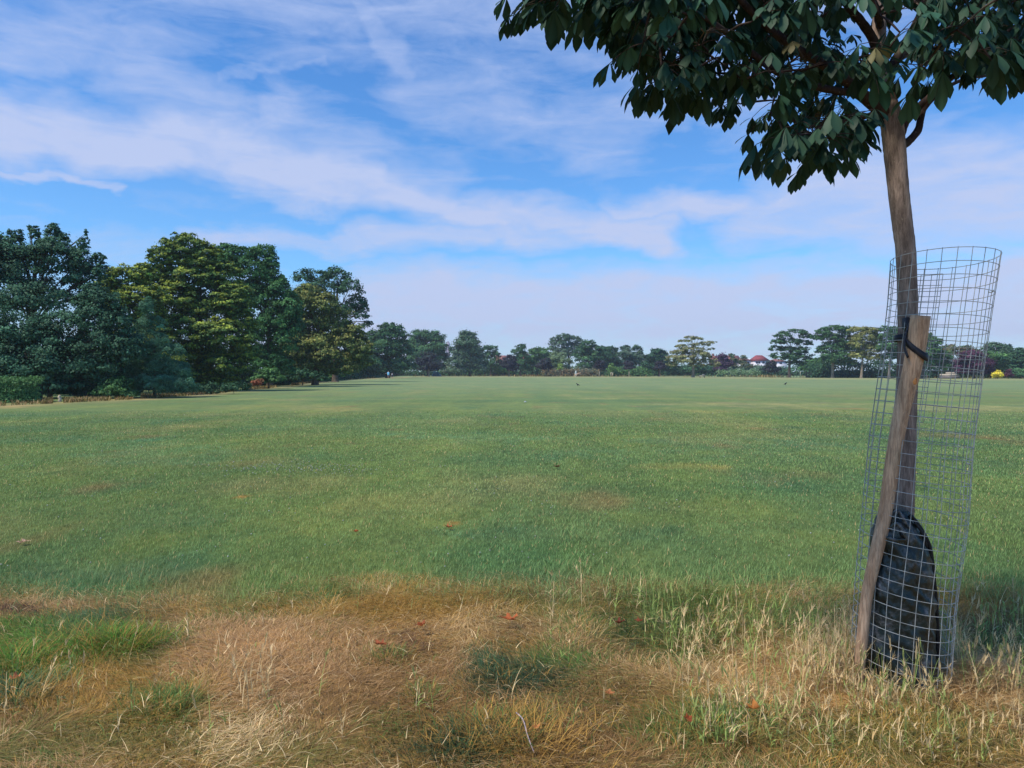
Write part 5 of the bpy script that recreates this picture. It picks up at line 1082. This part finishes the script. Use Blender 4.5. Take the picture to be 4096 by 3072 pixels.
# sheets and tarps in the plots
def tarp(px, py, Y, w, h, mat, label, seed):
    rng = np.random.default_rng(seed); c = at(px, py, Y); n, m = 18, 8; V = []
    for i in range(m + 1):
        f = i / m * math.pi / 2
        for j in range(n):
            a_ = j / n * 2 * math.pi; rr = math.cos(f) * (1 + .18 * math.sin(3 * a_ + seed) + .08 * rng.normal())
            V.append((c[0] + w * rr * math.cos(a_), Y + w * .7 * rr * math.sin(a_), h * math.sin(f) * (1 + .1 * math.sin(2 * a_ + seed))))
    Q = [(i * n + j, i * n + (j + 1) % n, (i + 1) * n + (j + 1) % n, (i + 1) * n + j) for i in range(m) for j in range(n)]
    b = MB(); b.add(np.array(V), np.array(Q)); tag(b.build('tarpaulin', mat, smooth=True), label, 'tarpaulin', 'covered heaps in the plots beyond the field')
m_teal = plain('teal_sheet', lin(120, 172, 184), .6, c2=lin(80, 130, 146), scale=2); m_wht = plain('white_sheet', lin(206, 212, 208), .6, c2=lin(160, 176, 168), scale=2)
tarp(1737, 1500, 268, .85, 1.75, m_teal, 'larger teal covered heap right of the purple tree with pale trunk', 1)
tarp(1750, 1500, 267, .75, 1.55, m_teal, 'smaller teal covered heap, right one of the pair', 2)
tarp(1760, 1501, 266, .5, .8, m_wht, 'low white sheet lying at the right end of the teal heaps', 3)
tarp(2303, 1500, 254.5, .4, 2.0, m_wht, 'pale grey covered heap in the brownish hedge below the airy tree', 4)
tarp(2957, 1500, 256, .7, 2.4, m_wht, 'tall pale covered heap behind the bright green plant row', 5)
# stepped stone block behind the guard
m_stone = plain('pale_stone', lin(190, 176, 156), .85, c2=lin(160, 148, 134), scale=1.5); m_sd = plain('stone_base', lin(120, 112, 108), .85, scale=1.5)
Ys = 172; t = empty('stone_block', [at(3808, 1510, Ys)[0], Ys, 0], 'low stepped pale beige stone block seen through the wire guard, beside the purple beech', 'stone block')
for nm, x0, x1, y0, y1, d0, mt_ in (('base', 3772, 3842, 1504, 1512, 0, m_sd), ('lower_step', 3773, 3840, 1496, 1503.9, .15, m_stone), ('upper_step', 3795, 3837, 1489, 1495.9, .4, m_stone)):
    p, q = at(x0, min(y1, 1514), Ys), at(x1, y0, Ys); z0 = 0 if nm == 'base' else p[2]
    b = MB(); V, Q = box(p[0], q[0], Ys + d0, Ys + 1.8 - d0, z0, q[2]); V = V.copy(); V[4:, 0] = (V[4:, 0] - (p[0] + q[0]) / 2) * .93 + (p[0] + q[0]) / 2; b.add(V, Q); b.build(nm, mt_, t)
# pale stump on the left
m_stump = plain('pale_stump', lin(214, 200, 172), .85, c2=lin(170, 150, 120), scale=20, bump=.4)
g0 = ground(239, 1607); V, Fs = tube([g0, g0 + [.01, 0, .14], g0 + [-.03, 0, .24], g0 + [.02, 0, .34]], [.10, .075, .085, .05], 12, 9, rough=.1, rng=rng); b = MB(); b.add(V, Fs)
V, Fs = tube([g0 + [-.02, 0, .2], g0 + [-.09, 0, .3]], [.04, .015], 4, 6); b.add(V, Fs); tag(b.build('tree_stump', m_stump, smooth=True), 'short pale broken stump at the grass edge right of the clipped hedge', 'stump')
# fallen log in the far brush
m_log = plain('pale_log', lin(214, 176, 150), .85, c2=lin(176, 138, 114), scale=3)
a, b_ = at(2300, 1500, 247), at(2324, 1491, 248); V, Fs = tube([a, (a + b_) / 2 + [0, 0, .05], b_], [.16, .2, .12], 8, 8); b = MB(); b.add(V, Fs)
V, Fs = tube([(a + b_) / 2, at(2330, 1497, 248)], [.1, .05], 4, 6); b.add(V, Fs); tag(b.build('fallen_log', m_log, smooth=True), 'pinkish fallen log leaning in the far brush', 'log')
# crows
m_crow = plain('crow_feather', lin(24, 24, 30), .5, c2=lin(34, 34, 44), scale=30)
def skin_obj(name, verts, edges, radii, mat, parent=None, sub=1, origin=None):
    me = bpy.data.meshes.new(name); V = np.array(verts, float)
    if parent is not None: V = V - np.array(parent.location)
    me.from_pydata([tuple(v) for v in V], edges, []); o = bpy.data.objects.new(name, me); COL.objects.link(o)
    me.materials.append(mat)
    md = o.modifiers.new('skin', 'SKIN'); 
    for i, r in enumerate(radii): me.skin_vertices[0].data[i].radius = (r, r)
    me.skin_vertices[0].data[0].use_root = True
    s = o.modifiers.new('sub', 'SUBSURF'); s.levels = sub; s.render_levels = sub
    if parent is not None: o.parent = parent
    return o
def crow(px, py, face, label):
    g0 = ground(px, py); f = np.array([math.cos(face), math.sin(face), 0]); sd_ = np.array([-f[1], f[0], 0]); z = np.array([0, 0, 1.])
    P = lambda a, b_, c: g0 + f * a + sd_ * b_ + z * c
    v = [P(0, 0, .19), P(.07, 0, .23), P(.11, 0, .29), P(.15, 0, .31), P(.19, 0, .30), P(.235, 0, .29), P(-.08, 0, .165), P(-.17, 0, .13), P(-.27, 0, .10),
         P(.01, .04, .12), P(.02, .045, .06), P(.0, .045, .008), P(.05, .045, .005), P(.01, -.04, .12), P(.02, -.045, .06), P(.0, -.045, .008), P(.05, -.045, .005), P(0, .075, .19), P(-.13, .05, .16), P(0, -.075, .19), P(-.13, -.05, .16)]
    e = [(0, 1), (1, 2), (2, 3), (3, 4), (4, 5), (0, 6), (6, 7), (7, 8), (0, 9), (9, 10), (10, 11), (11, 12), (0, 13), (13, 14), (14, 15), (15, 16), (0, 17), (17, 18), (0, 19), (19, 20)]
    r = [.075, .06, .042, .044, .018, .006, .055, .03, .02, .022, .008, .007, .005, .022, .008, .007, .005, .03, .014, .03, .014]
    tag(skin_obj('crow', v, e, r, m_crow), label, 'bird', 'crows on the lawn')
crow(2311, 1545, math.radians(150), 'black crow on the lawn, left one of the two, near the picture centre')
crow(3142, 1541, math.radians(20), 'black crow on the lawn below the first tree of the right-hand row')

# people
m_skin = plain('skin', lin(196, 148, 124), .6, c2=lin(184, 134, 112), scale=10)
def person(px, py, h, face, label, shirt, short, hair, arms, hat=None):
    g0 = ground(px, py); s = h / 1.72
    f = np.array([math.cos(face), math.sin(face), 0]); sd_ = np.array([-f[1], f[0], 0]); z = np.array([0, 0, 1.])
    P = lambda a, b_, c: g0 + (f * a + sd_ * b_ + z * c) * s
    t = empty('person', g0, label, 'person')
    v = [P(0, 0, .95), P(0, 0, 1.12), P(0, 0, 1.32), P(0, 0, 1.45), P(.01, 0, 1.53), P(.02, 0, 1.62), P(.03, 0, 1.69)]; r = [.15, .135, .15, .07, .055, .095, .07]; e = [(0, 1), (1, 2), (2, 3), (3, 4), (4, 5), (5, 6)]
    v.append(P(.125, 0, 1.60)); r.append(.016); e.append((5, 7)); v += [P(.02, .1, 1.61), P(.02, -.1, 1.61)]; r += [.018, .018]; e += [(5, 8), (5, 9)]
    for q, sg in enumerate((1, -1)):
        st = .16 * sg; k = len(v)
        v += [P(0, .10 * sg, .88), P(.06 * st / .16 + .03, .11 * sg, .50), P(.10 * st / .16 - .04, .10 * sg, .09), P(.10 * st / .16 + .1, .11 * sg, .035)]; r += [.09, .06, .042, .036]; e += [(0, k), (k, k + 1), (k + 1, k + 2), (k + 2, k + 3)]
        k = len(v); sh_, el_, wr = arms[q]; wr = np.array(wr); el_ = np.array(el_)
        v += [P(0, .19 * sg, 1.40), P(*el_), P(*wr)]; r += [.052, .040, .028]; e += [(2, k), (k, k + 1), (k + 1, k + 2)]
        d = (wr - el_) / np.linalg.norm(wr - el_); pm = wr + d * .06; v.append(P(*pm)); r.append(.034); e.append((k + 2, k + 3)); kp_ = k + 3
        for fi in range(4):
            off = np.array([0, (fi - 1.5) * .019, 0]); L = (.065, .078, .072, .055)[fi]; k2 = len(v)
            v += [P(*(pm + d * .04 + off)), P(*(pm + d * (.04 + L) + off + [0, 0, -.02]))]; r += [.009, .007]; e += [(kp_, k2), (k2, k2 + 1)]
        k2 = len(v); v += [P(*(pm + np.array([.03, .03 * -sg, 0]))), P(*(pm + d * .04 + np.array([.045, .035 * -sg, 0])))]; r += [.010, .008]; e += [(kp_, k2), (k2, k2 + 1)]
    r = [x * s for x in r]
    skin_obj('body', v, e, r, m_skin, t)
    def garment(nm, pts, rad, mat, ex=()):
        b = MB(); V, Fs = tube([P(*p_) for p_ in pts], [x * s for x in rad], 14, 12, ell=1.0); b.add(V, Fs)
        for pp, rr in ex: V, Fs = tube([P(*p_) for p_ in pp], [x * s for x in rr], 8, 9); b.add(V, Fs)
        b.build(nm, mat, t, True)
    sl = []
    for q, sg in enumerate((1, -1)):
        a0 = np.array([0, .17 * sg, 1.41]); el_ = np.array(arms[q][1]); sl.append(([tuple(a0), tuple(a0 + (el_ - a0) * .6)], [.075, .066]))
    garment('shirt', [(0, 0, .88), (0, 0, 1.0), (0, 0, 1.2), (0, 0, 1.36), (0, 0, 1.46)], [.25, .25, .235, .22, .08], shirt, sl)
    garment('shorts', [(0, 0, .80), (0, 0, .86), (0, 0, .93)], [.19, .235, .22], short, [([(0, .10 * sg, .88), (.05 * sg + .02, .11 * sg, .56)], [.125, .115]) for sg in (1, -1)])
    garment('hair', [(.0, 0, 1.60), (.015, 0, 1.68), (.03, 0, 1.73)], [.106, .108, .05], hair)
    return t
m_sky = plain('blue_shirt', lin(150, 222, 255), .8, c2=lin(120, 200, 250), scale=3); m_sh = plain('grey_shorts', lin(170, 160, 176), .8); m_hair = plain('grey_hair', lin(200, 178, 172), .8)
m_dk = plain('navy_top', lin(40, 42, 66), .8); m_sh2 = plain('dark_shorts', lin(120, 116, 140), .8); m_h2 = plain('dark_hair', lin(60, 48, 46), .8); m_bagw = plain('white_pack', lin(226, 228, 236), .7)
person(1553.5, 1514, 1.72, math.radians(100), 'walker in a light blue shirt and pale shorts, one arm held out to the left', m_sky, m_sh, m_hair, [(0, (-.05, .42, 1.2), (.05, .66, 1.17)), (0, (0, -.26, 1.15), (.03, -.27, .9))])
t2 = person(1569, 1515, 1.42, math.radians(95), 'shorter walker in dark top and shorts, walking right of the one in light blue', m_dk, m_sh2, m_h2, [(0, (0, .26, 1.15), (.05, .32, .92)), (0, (0, -.26, 1.15), (.03, -.28, .9))])
g0 = np.array(t2.location); b = MB(); V, Fs = tube([g0 + [.0, -.15, .86], g0 + [0, -.2, 1.0], g0 + [0, -.16, 1.16]], [.08, .12, .07], 10, 10); b.add(V, Fs); tag(b.build('bag', m_bagw, smooth=True), 'small white rucksack on the back of the shorter walker', 'bag')
if HAZE > 0:
    V, Q = box(-1100, 1100, -40, 1320, -1.0, 75); b = MB(); b.add(V, Q); mh, nt = newmat('haze_air')
    pv = N(nt, 'ShaderNodeVolumePrincipled', Density=HAZE); pv.inputs['Color'].default_value = (.78, .86, 1, 1); o_ = N(nt, 'ShaderNodeOutputMaterial'); nt.links.new(pv.outputs[0], o_.inputs['Volume'])
    tag(b.build('haze', mh), 'thin bluish summer haze over the field', None, kind='stuff')
for o in list(COL.objects): o.select_set(False)
